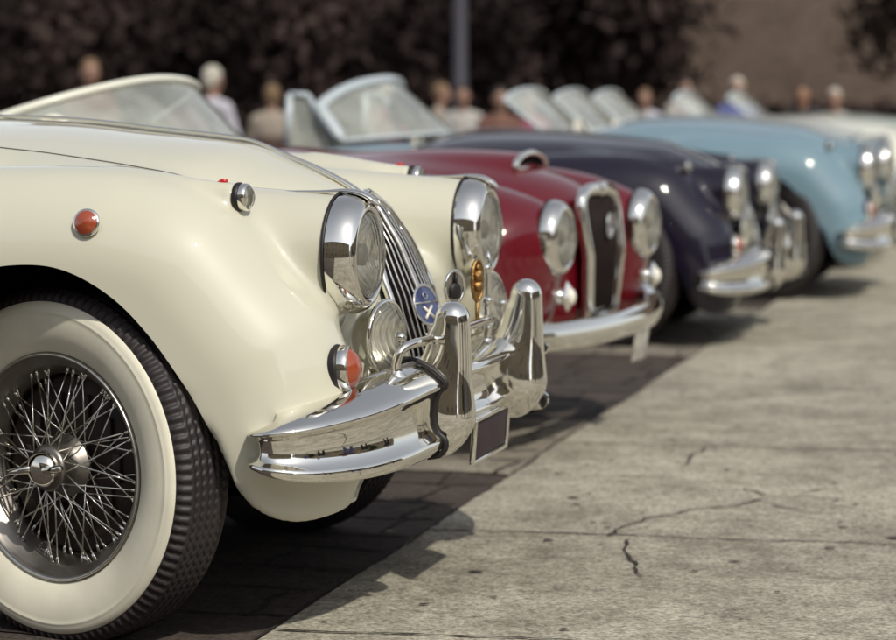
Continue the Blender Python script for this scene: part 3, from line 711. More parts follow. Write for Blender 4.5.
m=MB(); sc_pts=[(.362,y,.868+.046*math.sqrt(max(0,1-(y/.155)**2))) for y in np.linspace(-.155,.155,25)]
m.tube(catmull(sc_pts,2),.0105,10); m.tube([(.362,-.155,.868),(.368,0,.862),(.362,.155,.868)],.007,8); so=m.build('bonnet_scoop_lip',CHROME,red)
m=MB(); V=[(.358,0,.864)]+[(.358,y,.868+.044*math.sqrt(max(0,1-(y/.155)**2))) for y in np.linspace(-.152,.152,25)]; m.add(V,[(0,i+1,i+2) for i in range(24)],0,False); m.build('scoop_opening',DARK,so)
# red car bumper: full-width blade
P=[(.40,-.775,.400,.038),(.52,-.765,.395,.042),(.610,-.69,.385,.045),(.655,-.5,.378,.046),(.680,-.2,.372,.046),(.682,.1,.372,.046),(.668,.36,.376,.046),(.63,.55,.388,.047),(.56,.67,.405,.050),(.46,.74,.42,.046)]
SECs=SEC; SEC=[(-.05,.5),(-.035,.9),(-.01,1.0),(.012,.8),(.022,.3),(.024,0),(.020,-.4),(.010,-.85),(-.01,-1.0),(-.035,-.9)]
blade(P,n=6).build('bumper',CHROME,red); SEC=SECs
m=MB(); m.box((0,0,0),(.008,.15,.105),0,None,.004); o=m.build('number_plate',PLATEW,red); o.location=(.676,.20,.285); o.rotation_euler=(0,R(8),0)
windscreen(red,-.745,.93,.21,.225,.22,.66,WHITEF,.017,wrap=.40,zdrop=.05)
m=MB(); m.lathe([(-.001,0),(-.001,.046)],32,'y',mi=0); m.lathe([(-.002,.030),(-.004,.044),(-.001,.048)],32,'y',mi=1)
for a,b in (((-.018,.012),(.0,.016)),((-.009,.014),(-.011,-.016)),((.004,.004),(.006,-.012)),((.006,-.012),(.018,-.010)),((.018,-.010),(.018,.006))): m.tube([(a[0],-.004,a[1]),(b[0],-.004,b[1])],.0035,6,2)
o=m.build('windscreen_sticker',[DARK,WHITE,BRASS],red); o.location=(-1.03,-.630,.985); o.rotation_euler=(R(-8),0,R(25)); o.scale=(1.15,1,1.15)
print('red',round(time.time()-T0,1))
for c in cars[0].children:
    if c.name.startswith('steering_wheel'): c.location.y+=.46
# navy car: taller pale frame with a quarter-light and mirrors
nv=cars[0]
for c in list(nv.children):
    if c.name.startswith('windscreen'):
        for g in list(c.children): bpy.data.objects.remove(g)
        bpy.data.objects.remove(c)
windscreen(nv,-.86,.925,.30,.250,.80,.64,SILVERB,.026,rk=.45,bf=.35,zdrop=.03,tdrop=.045,glass=SCREENC)
for s in (-1,1):
    m=MB(); b=(-1.37,s*.585,1.10); d=(-1.46,s*.585,1.105)
    m.tube([(-1.24,s*.60,.86),b],.014,8); m.tube([b,d],.014,8); m.tube([d,(-1.47,s*.60,.86)],.018,8); q=m.build('quarter_light',SILVERB,nv)
    m=MB(); m.add([(-1.24,s*.60,.86),(-1.47,s*.60,.86),d,b],[(0,1,2,3)],0,False); m.build('pane',SCREEN,q)
for cc in cars[1:]:
    for c in list(cc.children):
        if c.name.startswith('windscreen'):
            for g in list(c.children): bpy.data.objects.remove(g)
            bpy.data.objects.remove(c)
    windscreen(cc,-1.12,.885,.28,.255,.12,.58,SILVERB,.012,zdrop=.02,tdrop=.02)
# ------------------------------------------------------------------ camera
cam=bpy.data.cameras.new('camera'); co=bpy.data.objects.new('camera',cam); link(co)
cam.sensor_width=36; cam.lens=2461/896*36; cam.clip_end=500; cam.clip_start=.05
th,ph=.26727,.09081
co.location=(2.080,-5.259,1.098)
fw=Vector((-math.sin(th)*math.cos(ph),math.cos(th)*math.cos(ph),-math.sin(ph)))
co.rotation_euler=fw.to_track_quat('-Z','Y').to_euler()
cam.dof.use_dof=True; cam.dof.focus_distance=4.95; cam.dof.aperture_fstop=cam.lens/31.0; cam.dof.aperture_blades=0
sc.camera=co
# ------------------------------------------------------------------ light
SUN=Vector((.66,-.66,1.0)).normalized()
w=bpy.data.worlds.new('World'); sc.world=w; w.use_nodes=True; N=w.node_tree.nodes; L=w.node_tree.links
sky=N.new('ShaderNodeTexSky'); sky.sky_type='NISHITA'; sky.sun_disc=False
sky.sun_elevation=math.asin(SUN.z); sky.sun_rotation=math.atan2(SUN.x,SUN.y); sky.dust_density=1.0; sky.air_density=1.0; sky.ozone_density=.6
hs=N.new('ShaderNodeHueSaturation'); hs.inputs['Saturation'].default_value=.32
L.new(sky.outputs[0],hs.inputs['Color']); L.new(hs.outputs[0],N['Background'].inputs[0]); N['Background'].inputs[1].default_value=.125
sl=bpy.data.lights.new('sun','SUN'); sl.energy=2.65; sl.angle=R(1.0); sl.color=(1,.945,.83)
so=bpy.data.objects.new('sun',sl); link(so); so.rotation_euler=SUN.to_track_quat('Z','Y').to_euler(); so.location=(10,-10,15)
sc.view_settings.view_transform='Standard'; sc.view_settings.look='None'; sc.view_settings.exposure=.30; sc.view_settings.gamma=1; sc.view_settings.use_curve_mapping=False
# ------------------------------------------------------------------ ground
def stone(name,c1,c2,pit,scale,bumpd):
    m=bpy.data.materials.new(name); m.use_nodes=True; N=m.node_tree.nodes; L=m.node_tree.links; b=N['Principled BSDF']
    tc=N.new('ShaderNodeTexCoord')
    def nz(s,d,r=.6):
        t=N.new('ShaderNodeTexNoise'); t.inputs['Scale'].default_value=s; t.inputs['Detail'].default_value=d; t.inputs['Roughness'].default_value=r; L.new(tc.outputs['Object'],t.inputs['Vector']); return t
    a=nz(scale*1.5,14,.78); a2=nz(scale*14,8,.72); a3=nz(scale*.25,3,.5); v=N.new('ShaderNodeTexVoronoi'); v.inputs['Scale'].default_value=scale*16; L.new(tc.outputs['Object'],v.inputs['Vector'])
    r=N.new('ShaderNodeValToRGB'); r.color_ramp.elements[0].position=.40; r.color_ramp.elements[0].color=(*c1,1); r.color_ramp.elements[1].position=.58; r.color_ramp.elements[1].color=(*c2,1)
    mx=N.new('ShaderNodeMix'); mx.data_type='FLOAT'; mx.inputs[0].default_value=.3; L.new(a.outputs['Fac'],mx.inputs[2]); L.new(a3.outputs['Fac'],mx.inputs[3]); L.new(mx.outputs[0],r.inputs[0])
    r2=N.new('ShaderNodeValToRGB'); r2.color_ramp.elements[0].position=.34; r2.color_ramp.elements[0].color=(*pit,1); r2.color_ramp.elements[1].position=.50; r2.color_ramp.elements[1].color=(1,1,1,1); L.new(a2.outputs['Fac'],r2.inputs[0])
    mm=N.new('ShaderNodeMix'); mm.data_type='RGBA'; mm.blend_type='MULTIPLY'; mm.inputs[0].default_value=.85; L.new(r.outputs[0],mm.inputs[6]); L.new(r2.outputs[0],mm.inputs[7]); a5=nz(scale*40,4,.8); r5=N.new('ShaderNodeMapRange'); r5.inputs['From Min'].default_value=.35; r5.inputs['From Max'].default_value=.62; r5.inputs['To Min'].default_value=.38; r5.inputs['To Max'].default_value=1.12; L.new(a5.outputs['Fac'],r5.inputs['Value'])
    vs=N.new('ShaderNodeVectorMath'); vs.operation='SCALE'; L.new(mm.outputs[2],vs.inputs[0]); L.new(r5.outputs['Result'],vs.inputs['Scale']); L.new(vs.outputs['Vector'],b.inputs['Base Color'])
    b.inputs['Roughness'].default_value=.75; b.inputs['Specular IOR Level'].default_value=.35
    ad=N.new('ShaderNodeMath'); ad.operation='ADD'; L.new(a.outputs['Fac'],ad.inputs[0]); L.new(a2.outputs['Fac'],ad.inputs[1])
    bp=N.new('ShaderNodeBump'); bp.inputs['Strength'].default_value=.55; bp.inputs['Distance'].default_value=bumpd; L.new(ad.outputs[0],bp.inputs['Height']); L.new(bp.outputs['Normal'],b.inputs['Normal'])
    return m
SLAB=stone('pale_worn_stone',(.29,.262,.205),(.64,.595,.48),(.45,.43,.40),2.4,.035)
PAVE=stone('shaded_old_paving',(.05,.038,.034),(.115,.092,.076),(.4,.36,.34),2.2,.03)  # old paving, its tone darkened to carry the cars' shadow bands
PAVE2=stone('lit_old_paving',(.22,.19,.15),(.42,.38,.305),(.4,.36,.34),2.2,.03)  # same old paving, paler to paint the lit strips between the shadows
CRACK=M_('crack_dirt',(.025,.018,.016),.9)
def sheet(name,pts,z,m):
    b=MB(); b.add([(x,y,z) for x,y in pts],[tuple(range(len(pts)))],0,False); return tag(b.build(name,m),kind='structure')
xl=lambda y: .407-.0133*y
sheet('ground',[(-200,-200),(200,-200),(200,300),(-200,300)],-.004,SLAB)
sheet('shaded_paving',[(-14,-20),(xl(-20),-20),(xl(40),40),(-14,40)],0.0,PAVE)
sheet('pale_paving',[(xl(-20),-20),(30,-20),(30,40),(xl(40),40)],.003,SLAB)
def rough_line(b,pts,w,z,jit=.006,n=14):
    C=[]
    for i in range(len(pts)-1):
        a=np.array(pts[i],float);c=np.array(pts[i+1],float); L_=np.linalg.norm(c-a); k=max(2,int(L_/.03))
        for q in range(k): C.append(a+(c-a)*q/k)
    C.append(np.array(pts[-1],float)); C=np.array(C); n=len(C)
    off=np.cumsum(rng.normal(0,jit*.6,n)); off-=np.linspace(off[0],off[-1],n); 
    V=[];F=[]
    for i in range(n):
        d=C[min(i+1,n-1)]-C[max(i-1,0)]; d/=np.linalg.norm(d)+1e-9; nn=np.array([-d[1],d[0]])
        ww=w*(.5+rng.random()*1.0)*(.25 if i in(0,n-1) else 1)
        p=C[i]+nn*(off[i]+rng.normal(0,jit*.4)); V+=[(*(p+nn*ww),z),(*(p-nn*ww),z)]
    for i in range(n-1): F.append((2*i,2*i+1,2*i+3,2*i+2))
    b.add(V,F,0,False)
j=MB()
for a,b_ in ((1.62,2.86),(5.0,7.4),(9.3,12.5)): sheet('lit_paving_row',[(-14,a),(xl(a)-.002,a),(xl(b_)-.002,b_),(-14,b_)],.0015,PAVE2)
for q in range(-6,30,2): rough_line(j,[(xl(q),q),(xl(q+2),q+2)],.0035,.006,.0022)
for y,off in ((-1.9,0),(-.55,0),(.66,.02),(2.30,0),(3.9,0),(5.6,0),(7.3,0),(9.3,0),(12,0)): rough_line(j,[(xl(y),y),(1.41,y+.10),(8,y+.75)],.0042,.0065,.005)
for x0,y0,y1 in ((3.3,-1.9,-.5),(3.9,.9,2.5),(2.4,2.4,4.0),(3.2,4.1,5.8),(1.9,5.7,7.4)): rough_line(j,[(x0,y0),(x0,y1)],.004,.0065,.005)
tag(j.build('paving_joints',CRACK),kind='structure')
jj=MB()
for k in range(46):
    y=-2.2+k*.255+rng.normal(0,.015); rough_line(jj,[(-3.5,y),(xl(y)-.01,y+rng.normal(0,.02))],.006,.0035,.008)
    for q in range(9):
        x=-2.6+q*.36+rng.normal(0,.07)
        if x<.33: rough_line(jj,[(x,y),(x+rng.normal(0,.03),y+.255)],.006,.0035,.008)
tag(jj.build('old_paving_joints',CRACK),kind='structure')
CR=MB()
for _c in [[(0.858, 0.685), (0.911, 0.928), (0.997, 1.09), (1.121, 1.268), (1.175, 1.395)], [(1.077, 1.524), (1.118, 1.496), (1.16, 1.429)], [(1.19, 1.287), (1.296, 1.186), (1.361, 1.19)], [(0.67, 1.659), (0.782, 1.673), (0.884, 1.675)], [(0.842, 1.88), (0.823, 2.104), (0.849, 2.355)], [(0.927, 0.672), (0.958, 0.499), (0.997, 0.366), (1.047, 0.189)], [(1.243, 1.514), (1.316, 1.589)]]: rough_line(CR,_c,.0034,.0075,.010)
for _ in range(420):
    x=.45+rng.random()*2.2; y=-.8+rng.random()*5.5; n=7; r0=.0015+rng.random()**4*.009; a0=rng.random()*6; b0=len(CR.v)
    CR.add([(x+r0*(.6+rng.random()*.8)*math.cos(a0+q*2*PI/n)*1.6,y+r0*(.6+rng.random()*.8)*math.sin(a0+q*2*PI/n),.0072) for q in range(n)],[tuple(range(n))],0,False)
tag(CR.build('slab_cracks',CRACK),kind='structure')
# ------------------------------------------------------------------ people
SKIN=M_('skin',(.27,.155,.11),.5); SKIN2=M_('skin_tanned',(.30,.16,.10),.5)
HAIRW=M_('white_hair',(.42,.39,.33),.7,bump=(200,.4,.003)); HAIRD=M_('dark_hair',(.03,.02,.016),.6,bump=(200,.4,.003)); HAIRB=M_('fair_hair',(.16,.10,.05),.6,bump=(200,.4,.003))
LAV=M_('pale_lavender_cloth',(.42,.41,.46),.8,bump=(9,.5,.02)); BEIGE=M_('beige_cloth',(.26,.22,.18),.8,bump=(9,.5,.02)); PINK=M_('rose_cloth',(.30,.07,.11),.8,bump=(9,.5,.02)); BLUEC=M_('blue_cloth',(.10,.12,.28),.8,bump=(9,.5,.02)); WHC=M_('white_cloth',(.36,.34,.32),.8,bump=(9,.5,.02)); RUST=M_('rust_cloth',(.13,.06,.045),.8,bump=(9,.5,.02)); DKC=M_('dark_cloth',(.03,.025,.03),.8,bump=(9,.5,.02)); SHOE=M_('brown_shoe',(.05,.03,.02),.5)
EYEM=M_('eye',(.05,.03,.02),.2)
POSES={
 'stand':dict(pel=(0,0,.94),che=(0,0,1.30),hip=.09,kn=(.02,.11,.50),an=(-.03,.12,.09),toe=(.15,.14,.035),el=(-.03,.26,1.12),wr=(.14,.22,.93)),
 'sit':dict(pel=(0,0,.54),che=(-.02,0,.90),hip=.09,kn=(.42,.13,.52),an=(.42,.13,.09),toe=(.58,.15,.035),el=(.02,.26,.72),wr=(.24,.17,.62)),
 'drive':dict(pel=(0,0,.54),che=(-.07,0,.88),hip=.09,kn=(.44,.13,.60),an=(.80,.12,.42),toe=(.86,.12,.52),el=(.10,.25,.72),wr=(.33,.15,.82))}
def L3(a,b,t): return tuple(a[i]+(b[i]-a[i])*t for i in range(3))
def person_meshes(pose):
    p=POSES[pose]; che=p['che']; nz=che[2]+.20; hx=che[0]+.03; hc=(hx+.01,0,nz+.17)
    sh=lambda q,sg: (q[0],q[1]*sg,q[2]); shz=che[2]+.13
    def skin(x,y,z):
        s=np.abs(y)
        a=ellip(x,y,z,(hc[0]-.005,0,hc[2]+.02),(.098,.076,.100)); b=ellip(x,y,z,(hc[0]+.025,0,hc[2]-.045),(.068,.056,.075))
        h=smin(a,b,.05); h=smin(h,capsule(x,y,z,(hc[0]+.085,0,hc[2]+.01),(hc[0]+.108,0,hc[2]-.028),.010,.015),.02)
        h=smin(h,ellip(x,s,z,(hc[0]-.005,.080,hc[2]-.01),(.022,.012,.034)),.012)
        h=smax(h,-ellip(x,s,z,(hc[0]+.100,.031,hc[2]+.012),(.018,.018,.012)),.015)
        h=smin(h,capsule(x,y,z,(hx-.02,0,nz-.08),(hc[0]-.01,0,hc[2]-.06),.062,.052),.04)
        h=smin(h,capsule(x,s,z,L3(p['el'],p['wr'],.1),p['wr'],.040,.027),.03)
        h=smin(h,capsule(x,y,z,(che[0],0,nz-.05),(p['pel'][0],0,p['pel'][2]+.1),.05,.05),.02); h=smin(h,capsule(x,s,z,(che[0],.0,shz),(che[0]-.01,.17,shz-.02),.03,.03),.02); h=smin(h,capsule(x,s,z,(che[0]-.01,.17,shz-.02),L3(p['el'],p['wr'],.1),.03,.03),.02)
        return h
    def shirt(x,y,z):
        s=np.abs(y); pl=p['pel']
        t=ellip(x,y,z,(che[0],0,che[2]),(.125,.185,.22)); t=smin(t,ellip(x,y,z,(pl[0],0,pl[2]+.10),(.125,.165,.17)),.12)
        t=smin(t,capsule(x,s,z,(che[0],.07,shz+.02),(che[0]-.01,.165,shz-.01),.062,.065),.06)
        t=smin(t,capsule(x,s,z,(che[0]-.01,.175,shz-.02),L3(p['el'],p['wr'],.12),.064,.048),.04)
        return t
    def trou(x,y,z):
        s=np.abs(y); pl=p['pel']
        t=ellip(x,y,z,(pl[0],0,pl[2]),(.125,.170,.13))
        t=smin(t,capsule(x,s,z,(pl[0],p['hip'],pl[2]-.03),p['kn'],.088,.062),.05)
        t=smin(t,capsule(x,s,z,p['kn'],p['an'],.062,.046),.03); return t
    def shoes(x,y,z):
        s=np.abs(y); a=p['an'];t=p['toe']; return smin(capsule(x,s,z,(a[0]-.03,a[1],a[2]-.045),(t[0],t[1],t[2]+.005),.042,.036),capsule(x,s,z,a,(a[0],a[1],a[2]-.04),.042,.04),.03)
    out={}
    def go(n,f,lo,hi,h):
        V,F=surfnet(f,np.arange(lo[0],hi[0],h),np.arange(lo[1],hi[1],h),np.arange(lo[2],hi[2],h),2); out[n]=(V,F,normals(f,V,F,1))
    go('body',skin,(-.2,-.32,min(p['wr'][2],p['pel'][2])-.10),(.55,.32,hc[2]+.16),.012)
    go('shirt',shirt,(-.2,-.36,p['pel'][2]-.12),(.45,.36,shz+.12),.02)
    go('trousers',trou,(-.2,-.28,.03),(.95,.28,p['pel'][2]+.18),.02)
    go('shoes',shoes,(-.14,-.24,-.03),(1.0,.24,max(p['an'][2],p['toe'][2])+.10),.018)
    def hair(x,y,z):
        a=ellip(x,y,z,(hc[0]-.016,0,hc[2]+.034),(.104,.086,.104)); b=ellip(x,y,z,(hc[0]-.055,0,hc[2]-.03),(.055,.072,.07)); a=smin(a,b,.04)
        return smax(a,(x-hc[0]-.050)*.8-(z-hc[2]-.06)*.9,.02)
    go('hair',hair,(-.25,-.13,hc[2]-.14),(.25,.13,hc[2]+.17),.012)
    return out,p,hc
def hands(p):
    m=MB(); el,wr=p['el'],p['wr']
    d=(Vector(wr)-Vector(el)).normalized()
    for s in (-1,1):
        D=Vector((d.x,d.y*s,d.z)); W=Vector((wr[0],wr[1]*s,wr[2])); side=D.cross(Vector((0,0,1))).normalized()*s; n=side.cross(D).normalized()
        m.tube([W-D*.02,W+D*.02,W+D*.06,W+D*.088],[.026,.034,.038,.030],10,flat=(1.05,.5))
        for k,l in enumerate((.066,.076,.070,.054)):
            b=W+D*.082+side*((k-1.5)*.018); c=b+D*l*.5-n*.006; e=b+D*l*.85-n*.024
            m.tube([b,c,e],[.0095,.0088,.0072],7)
        b=W+D*.03-side*.034; m.tube([b,b+D*.03-side*.022,b+D*.060-side*.026-n*.01],[.012,.0105,.008],7)
    return m
PROTO={}
def person(pose,label,loc,rz,shirt,trousers,hair,skin=SKIN,group='people around the parked cars',scale=1):
    if pose not in PROTO:
        out,p,hc=person_meshes(pose); t=thing('person',label,'person',loc,rz,group)
        b=np_mesh('body',*out['body'][:2],SKIN,t,out['body'][2])
        np_mesh('shirt',*out['shirt'][:2],LAV,t,out['shirt'][2]); np_mesh('trousers',*out['trousers'][:2],DKC,t,out['trousers'][2]); np_mesh('shoes',*out['shoes'][:2],SHOE,t,out['shoes'][2]); np_mesh('hair',*out['hair'][:2],HAIRW,t,out['hair'][2])
        h=hands(p).build('hands',SKIN,t)
        for s in (-1,1): MB().ell((hc[0]+.088,s*.031,hc[2]+.011),(.010,.013,.009),0,None,10,6).build('eye',EYEM,t)
        PROTO[pose]=t
    else:
        t=copy_tree(PROTO[pose]); t.location=loc; t.rotation_euler=(0,0,rz); t['label']=label; t['group']=group
    t.scale=(scale,)*3
    for c in t.children:
        n=c.name.split('.')[0]; m_={'body':skin,'hands':skin,'shirt':shirt,'trousers':trousers,'hair':hair}.get(n)
        if m_: sl=c.material_slots[0]; sl.link='OBJECT'; sl.material=m_
    return t
CH0=None
WOODC=M_('dark_wood',(.06,.035,.025),.5,noise=(12,.3))
def chair(loc,rz,label,scale=1):
    global CH0
    if CH0 is None:
        t=thing('folding_chair',label,'chair',loc,rz,'folding chairs under the seated people')
        MB().box((0,0,.44),(.40,.42,.03),0,None,.008).build('seat',WOODC,t)
        m=MB(); m.box((-.20,0,.78),(.02,.40,.14),0,None,.006); m.build('backrest',WOODC,t)
        for s in (-1,1):
            MB().tube([(-.20,s*.20,0),(-.17,s*.20,.44),(-.21,s*.20,.85)],.012,8).build('leg',WOODC,t)
            MB().tube([(.20,s*.20,0),(.15,s*.20,.44)],.012,8).build('leg',WOODC,t)
        CH0=t
    else:
        t=copy_tree(CH0); t.location=loc; t.rotation_euler=(0,0,rz); t['label']=label
    t.scale=(scale,)*3; return t
def seated(label,loc,rz,shirt,hair,sc_=1,skin=SKIN,clabel=None):
    person('sit',label,loc,rz,shirt,DKC,hair,skin,scale=sc_); chair(loc,rz,clabel,sc_)
seated('white haired person in a pale lavender shirt, back turned, behind the red car windscreen',(-5.60,15.0,0),R(72),LAV,HAIRW,.97,clabel='folding chair under the white haired person in a pale lavender shirt')
seated('fair haired person just showing above the left end of the red car windscreen',(-7.62,17,0),R(-60),RUST,HAIRB,1.04,clabel='folding chair under the fair haired person at far left')
seated('person in beige shirt seated behind the small side window of the navy car',(-5.40,16.0,0),R(110),BEIGE,HAIRB,.86,clabel='folding chair under the person in beige')
seated('person in rust shirt facing the cars, left of the light blue car windscreen',(-3.26,16,0),R(-70),RUST,HAIRD,.84,clabel='folding chair under the person in rust shirt')
seated('fair haired person in rose shirt beside the person in rust shirt',(-3.30,17.3,0),R(-110),PINK,HAIRB,.82,clabel='folding chair under the fair haired person in rose shirt')
seated('person in white shirt seated beyond the navy car bonnet',(-4.3,18.6,0),R(-80),WHC,HAIRD,.86,clabel='folding chair under the person in white beyond the navy car bonnet')
seated('person in beige shirt turned sideways beyond the navy car mirror',(-4.92,20,0),R(10),BEIGE,HAIRB,.88,clabel='folding chair under the person turned sideways')
seated('white haired person in blue shirt seated behind the ivory roadster',(-1.76,20.0,0),R(-80),BLUEC,HAIRW,.92,clabel='folding chair under the white haired person in blue shirt')
seated('dark haired person in white shirt left of the white haired person in blue',(-3.0,24.0,0),R(-60),WHC,HAIRD,.93,clabel='folding chair under the dark haired person in white shirt')
seated('person in white shirt seated at the far end of the row of cars',(-.80,20.3,0),R(-90),WHC,HAIRW,.84,clabel='folding chair under the person at the far end of the row')
seated('tanned person in dark clothes beside the person in white at the row end',(-1.33,22.0,0),R(-100),DKC,HAIRD,.88,SKIN2,clabel='folding chair under the tanned person in dark clothes')
seated('person in lavender shirt seated low beyond the roadster windscreens',(-3.10,22.0,0),R(-90),LAV,HAIRB,.84,clabel='folding chair under the person beyond the pale yellow roadster')
seated('white haired person in rose shirt seen through the navy car windscreen',(-4.02,15.0,0),R(60),PINK,HAIRW,.90,clabel='folding chair under the white haired person in rose shirt')
k=0
for (x,y,rz,a,b,c,lab) in ((3.7,-.9,168,WHC,DKC,HAIRD,'standing person in white shirt and dark trousers in front of the cars'),(4.3,.1,182,RUST,BLUEC,HAIRB,'standing person in rust shirt and blue trousers'),(4.5,-2.2,150,BLUEC,BEIGE,HAIRD,'standing person in blue shirt and beige trousers'),
   (5.2,1.1,190,BEIGE,DKC,HAIRW,'standing white haired person in beige shirt'),(5.6,-1.2,165,PINK,WHC,HAIRB,'standing person in rose shirt and white trousers'),(4.6,-4.0,130,LAV,BLUEC,HAIRD,'standing person in lavender shirt and blue trousers'),
   (5.4,2.8,200,DKC,DKC,HAIRW,'standing white haired person all in dark clothes'),(-1.5,-3.7,80,WHC,BLUEC,HAIRB,'standing person in white shirt and blue trousers'),(-2.5,-4.3,70,RUST,DKC,HAIRD,'standing person in rust shirt and dark trousers')):
    person('stand',lab,(x,y,0),R(rz),a,b,c,group='onlookers standing in front of the cars',scale=.95+.03*(k%4)); k+=1
# ------------------------------------------------------------------ trees and far walls
BARK=M_('bark',(.05,.035,.028),.9,noise=(6,.4),bump=(12,.8,.05))
LEAFD=M_('shade_dark_leaves',(.034,.024,.022),.9,noise=(.5,.85),spec=.08); LEAFG=M_('green_leaves',(.05,.07,.025),.6,noise=(1.0,.5))  # shade over the background trees is put into the dark leaf colour
def crown_mesh(name,rx,ry,rz,n,leaf,matl,seed,low=-.8):
    g=np.random.default_rng(seed); cl=g.normal(size=(46,3)); cl/=np.linalg.norm(cl,axis=1,keepdims=True); cl*=(g.random((46,1))**.45)*.8
    c=cl[g.integers(0,46,n)]+g.normal(scale=.17,size=(n,3)); c=c[c[:,2]>low]; n=len(c); c=c*np.array([rx,ry,rz])
    u=g.normal(size=(n,3));u/=np.linalg.norm(u,axis=1,keepdims=True); v=np.cross(u,g.normal(size=(n,3)));v/=np.linalg.norm(v,axis=1,keepdims=True)
    s=leaf*(.6+g.random((n,1))*.8); u=u*s;v=v*s*.55
    V=np.stack([c-u,c+v*.9,c+u,c-v*.9],1).reshape(-1,3); me=bpy.data.meshes.new(name); me.from_pydata(V.tolist(),[],[(4*i,4*i+1,4*i+2,4*i+3) for i in range(n)]); me.materials.append(matl); me.update(); return me
TREES=[]
def tree(loc,label,src=None,sc_=1,rz=0,group='dark trees behind the cars',matl=None,dims=(2.6,2.6,2.9),hz=3.4,n=7000,seed=1,name='tree'):
    if src is None:
        t=thing(name,label,'tree',loc,rz,group)
        m=MB(); m.tube([(0,0,-.1),(.05,0,1.0),(-.03,.05,2.2),(.04,0,hz+.8)],[.24,.19,.15,.06],12)
        for a in (20,130,250): m.tube([(0,0,1.6),(.6*math.cos(R(a)),.6*math.sin(R(a)),2.5),(1.4*math.cos(R(a)),1.4*math.sin(R(a)),hz+.3)],[.10,.07,.02],8)
        m.build('trunk',BARK,t); o=bpy.data.objects.new('crown',crown_mesh('crown',*dims,n,.16,matl or LEAFD,seed)); link(o,t); o.location=(0,0,hz); return t
    t=copy_tree(src); t.location=loc; t.rotation_euler=(0,0,rz); t['label']=label; t.scale=(sc_,)*3; return t
ta=tree((-19,33,0),'dark broad tree leftmost in the row behind the cars',seed=3,hz=2.9)
names=['second','third','fourth','fifth','sixth','seventh','eighth']
for i,x in enumerate((-16.2,-13.4,-11.0,-8.6,-6.6,2.8,5.6)):
    tree((x,33+1.5*math.sin(i*2.1),0),'dark broad tree, %s from the left in the row behind the cars'%names[i],ta,1+.12*math.sin(i*1.7),i*1.3)
tb=tree((-1.0,46,0),'tall dark tree standing nearest the brown stone building',seed=9,hz=3.6,sc_=1.2)
for i,x in enumerate((-24,-17.5,-11)): tree((x,44,0),'tall dark tree in the back row, %s from the left'%['first','second','third'][i],tb,1.25+.1*i,i*2.0)
def hedge(x0,x1,y,h,lab):
    g=np.random.default_rng(int(abs(x0)*10)); L_=x1-x0; n=int(L_*420)
    c=np.stack([g.random(n)*L_,g.normal(scale=.35,size=n),g.random(n)**.7*h+g.normal(scale=.12,size=n)],-1)
    u=g.normal(size=(n,3));u/=np.linalg.norm(u,axis=1,keepdims=True);v=np.cross(u,g.normal(size=(n,3)));v/=np.linalg.norm(v,axis=1,keepdims=True)
    V=np.stack([c-u*.13,c+v*.08,c+u*.13,c-v*.08],1).reshape(-1,3); me=bpy.data.meshes.new('hedge'); me.from_pydata(V.tolist(),[],[(4*i,4*i+1,4*i+2,4*i+3) for i in range(n)]); me.materials.append(LEAFD); me.update()
    o=bpy.data.objects.new('hedge',me); link(o); o.location=(x0,y,0); tag(o,lab,'hedge'); 
hedge(-26,-6.2,30,2.6,'long dark clipped hedge below the trees behind the cars')
hedge(-6.1,8.5,29,.85,'low dark hedge at the right behind the far end of the row')
WALLB=stone('brown_weathered_wall',(.10,.070,.055),(.19,.140,.11),(.5,.45,.42),.35,.05)
SAND=stone('sandstone_wall',(.36,.28,.18),(.50,.41,.28),(.7,.65,.6),.5,.03)
WINM=M_('window_pane',(.03,.035,.04),.08,spec=.8)
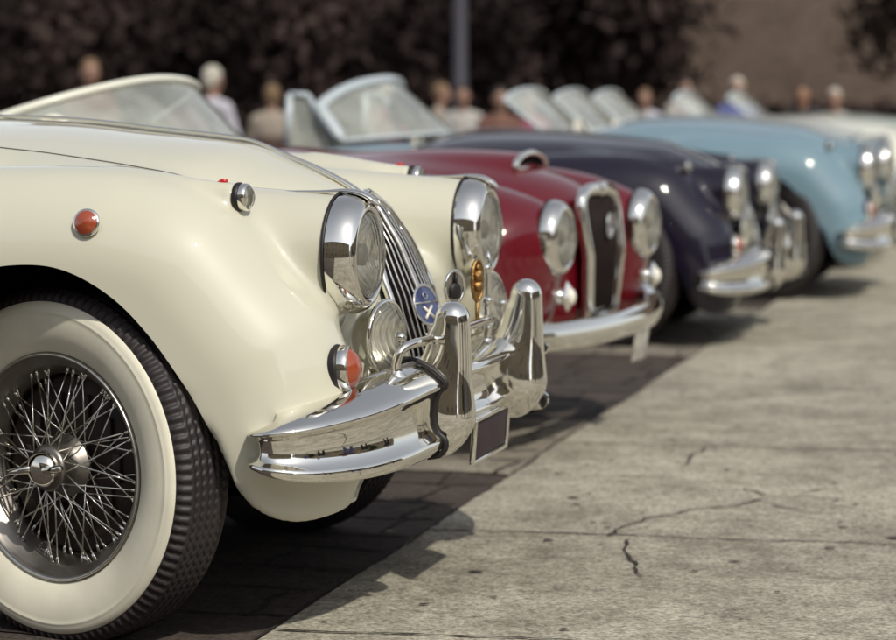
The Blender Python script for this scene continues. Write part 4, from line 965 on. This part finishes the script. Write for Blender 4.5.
def facade(name,label,loc,rz,w_,h_,nx,nz_,wm,dw=1.1,dh=1.9,shade=None):
    t=thing(name,label,'building',loc,rz)
    xs=[-w_/2]; 
    for i in range(nx):
        c=-w_/2+w_*(i+.5)/nx; xs+=[c-dw/2,c+dw/2]
    xs.append(w_/2); zs=[0]
    for k in range(nz_):
        c=h_*(k+.52)/nz_; zs+=[c-dh/2,c+dh/2]
    zs.append(h_); b=MB()
    for i in range(len(xs)-1):
        for k in range(len(zs)-1):
            x0,x1,z0,z1=xs[i],xs[i+1],zs[k],zs[k+1]
            if i%2==1 and k%2==1:
                b.add([(x0,0,z0),(x1,0,z0),(x1,0,z1),(x0,0,z1),(x0,.3,z0),(x1,.3,z0),(x1,.3,z1),(x0,.3,z1)],[(0,1,5,4),(1,2,6,5),(2,3,7,6),(3,0,4,7)],0,False)
            else: b.add([(x0,0,z0),(x1,0,z0),(x1,0,z1),(x0,0,z1)],[(0,1,2,3)],0,False)
    b.add([(-w_/2,0,0),(-w_/2,6,0),(-w_/2,6,h_),(-w_/2,0,h_)],[(0,1,2,3)],0,False); b.add([(w_/2,0,0),(w_/2,6,0),(w_/2,6,h_),(w_/2,0,h_)],[(0,1,2,3)],0,False)
    b.add([(-w_/2,6,0),(w_/2,6,0),(w_/2,6,h_),(-w_/2,6,h_)],[(0,1,2,3)],0,False)
    b.build('wall',wm,t); MB().box((0,2.9,h_+.2),(w_+.8,6.9,.4)).build('roof',wm,t)
    first_=None
    for i in range(nx):
        for k in range(nz_):
            cx=-w_/2+w_*(i+.5)/nx; cz=h_*(k+.52)/nz_
            if first_ is None:
                f=MB()
                for (a,c,d,e) in ((0,dh/2-.04,dw,.08),(0,-dh/2+.04,dw,.08),(-dw/2+.04,0,.08,dh-.17),(dw/2-.04,0,.08,dh-.17),(0,.002,.05,dh-.17)): f.box((a,.20,c),(d-.004,.06,e))
                first_=f.build('window',WHITE,t); g=MB(); g.add([(-dw/2,.22,-dh/2),(dw/2,.22,-dh/2),(dw/2,.22,dh/2),(-dw/2,.22,dh/2)],[(0,1,2,3)],0,False); g.build('pane',WINM,first_); first_.location=(cx,0,cz)
            else: c=copy_tree(first_,t); c.location=(cx,0,cz)
    return t
facade('brown_building','brown weathered stone building at the back right beyond the trees',(-4,58,0),0,46,14,2,1,WALLB)
facade('sandstone_palace','long sandstone palace facing the fronts of the cars across the square',(44,2,0),R(-90),70,14,14,3,SAND)
facade('sandstone_house','sandstone house behind the photographer',(2,-22,0),R(180),44,11,9,3,SAND)
tc_=tree((22,-6,0),'green leafy tree standing alone on the square',seed=21,group='green trees on the square',matl=LEAFG)
tree((24,10,0),'larger green leafy tree nearest the sandstone palace',tc_,1.2,2)
tree((-9,-15,0),'small green leafy tree near the sandstone house',tc_,.9,4)
LP=M_('grey_pole_paint',(.03,.028,.038),.5)
t=thing('lamp_post','slim dark grey lamp post standing between the navy car and the trees','lamp post',(-5.24,22,0))
MB().tube([(0,0,0),(0,0,.3),(0,0,.32),(0,0,4.2)],[.14,.12,.085,.07],14).build('pole',LP,t)
m=MB(); m.lathe([(4.2,.05),(4.25,.16),(4.6,.22),(4.65,.24),(4.85,.05),(4.9,.0)],12,'z'); m.build('lantern',LP,t)

print('script',round(time.time()-T0,1))
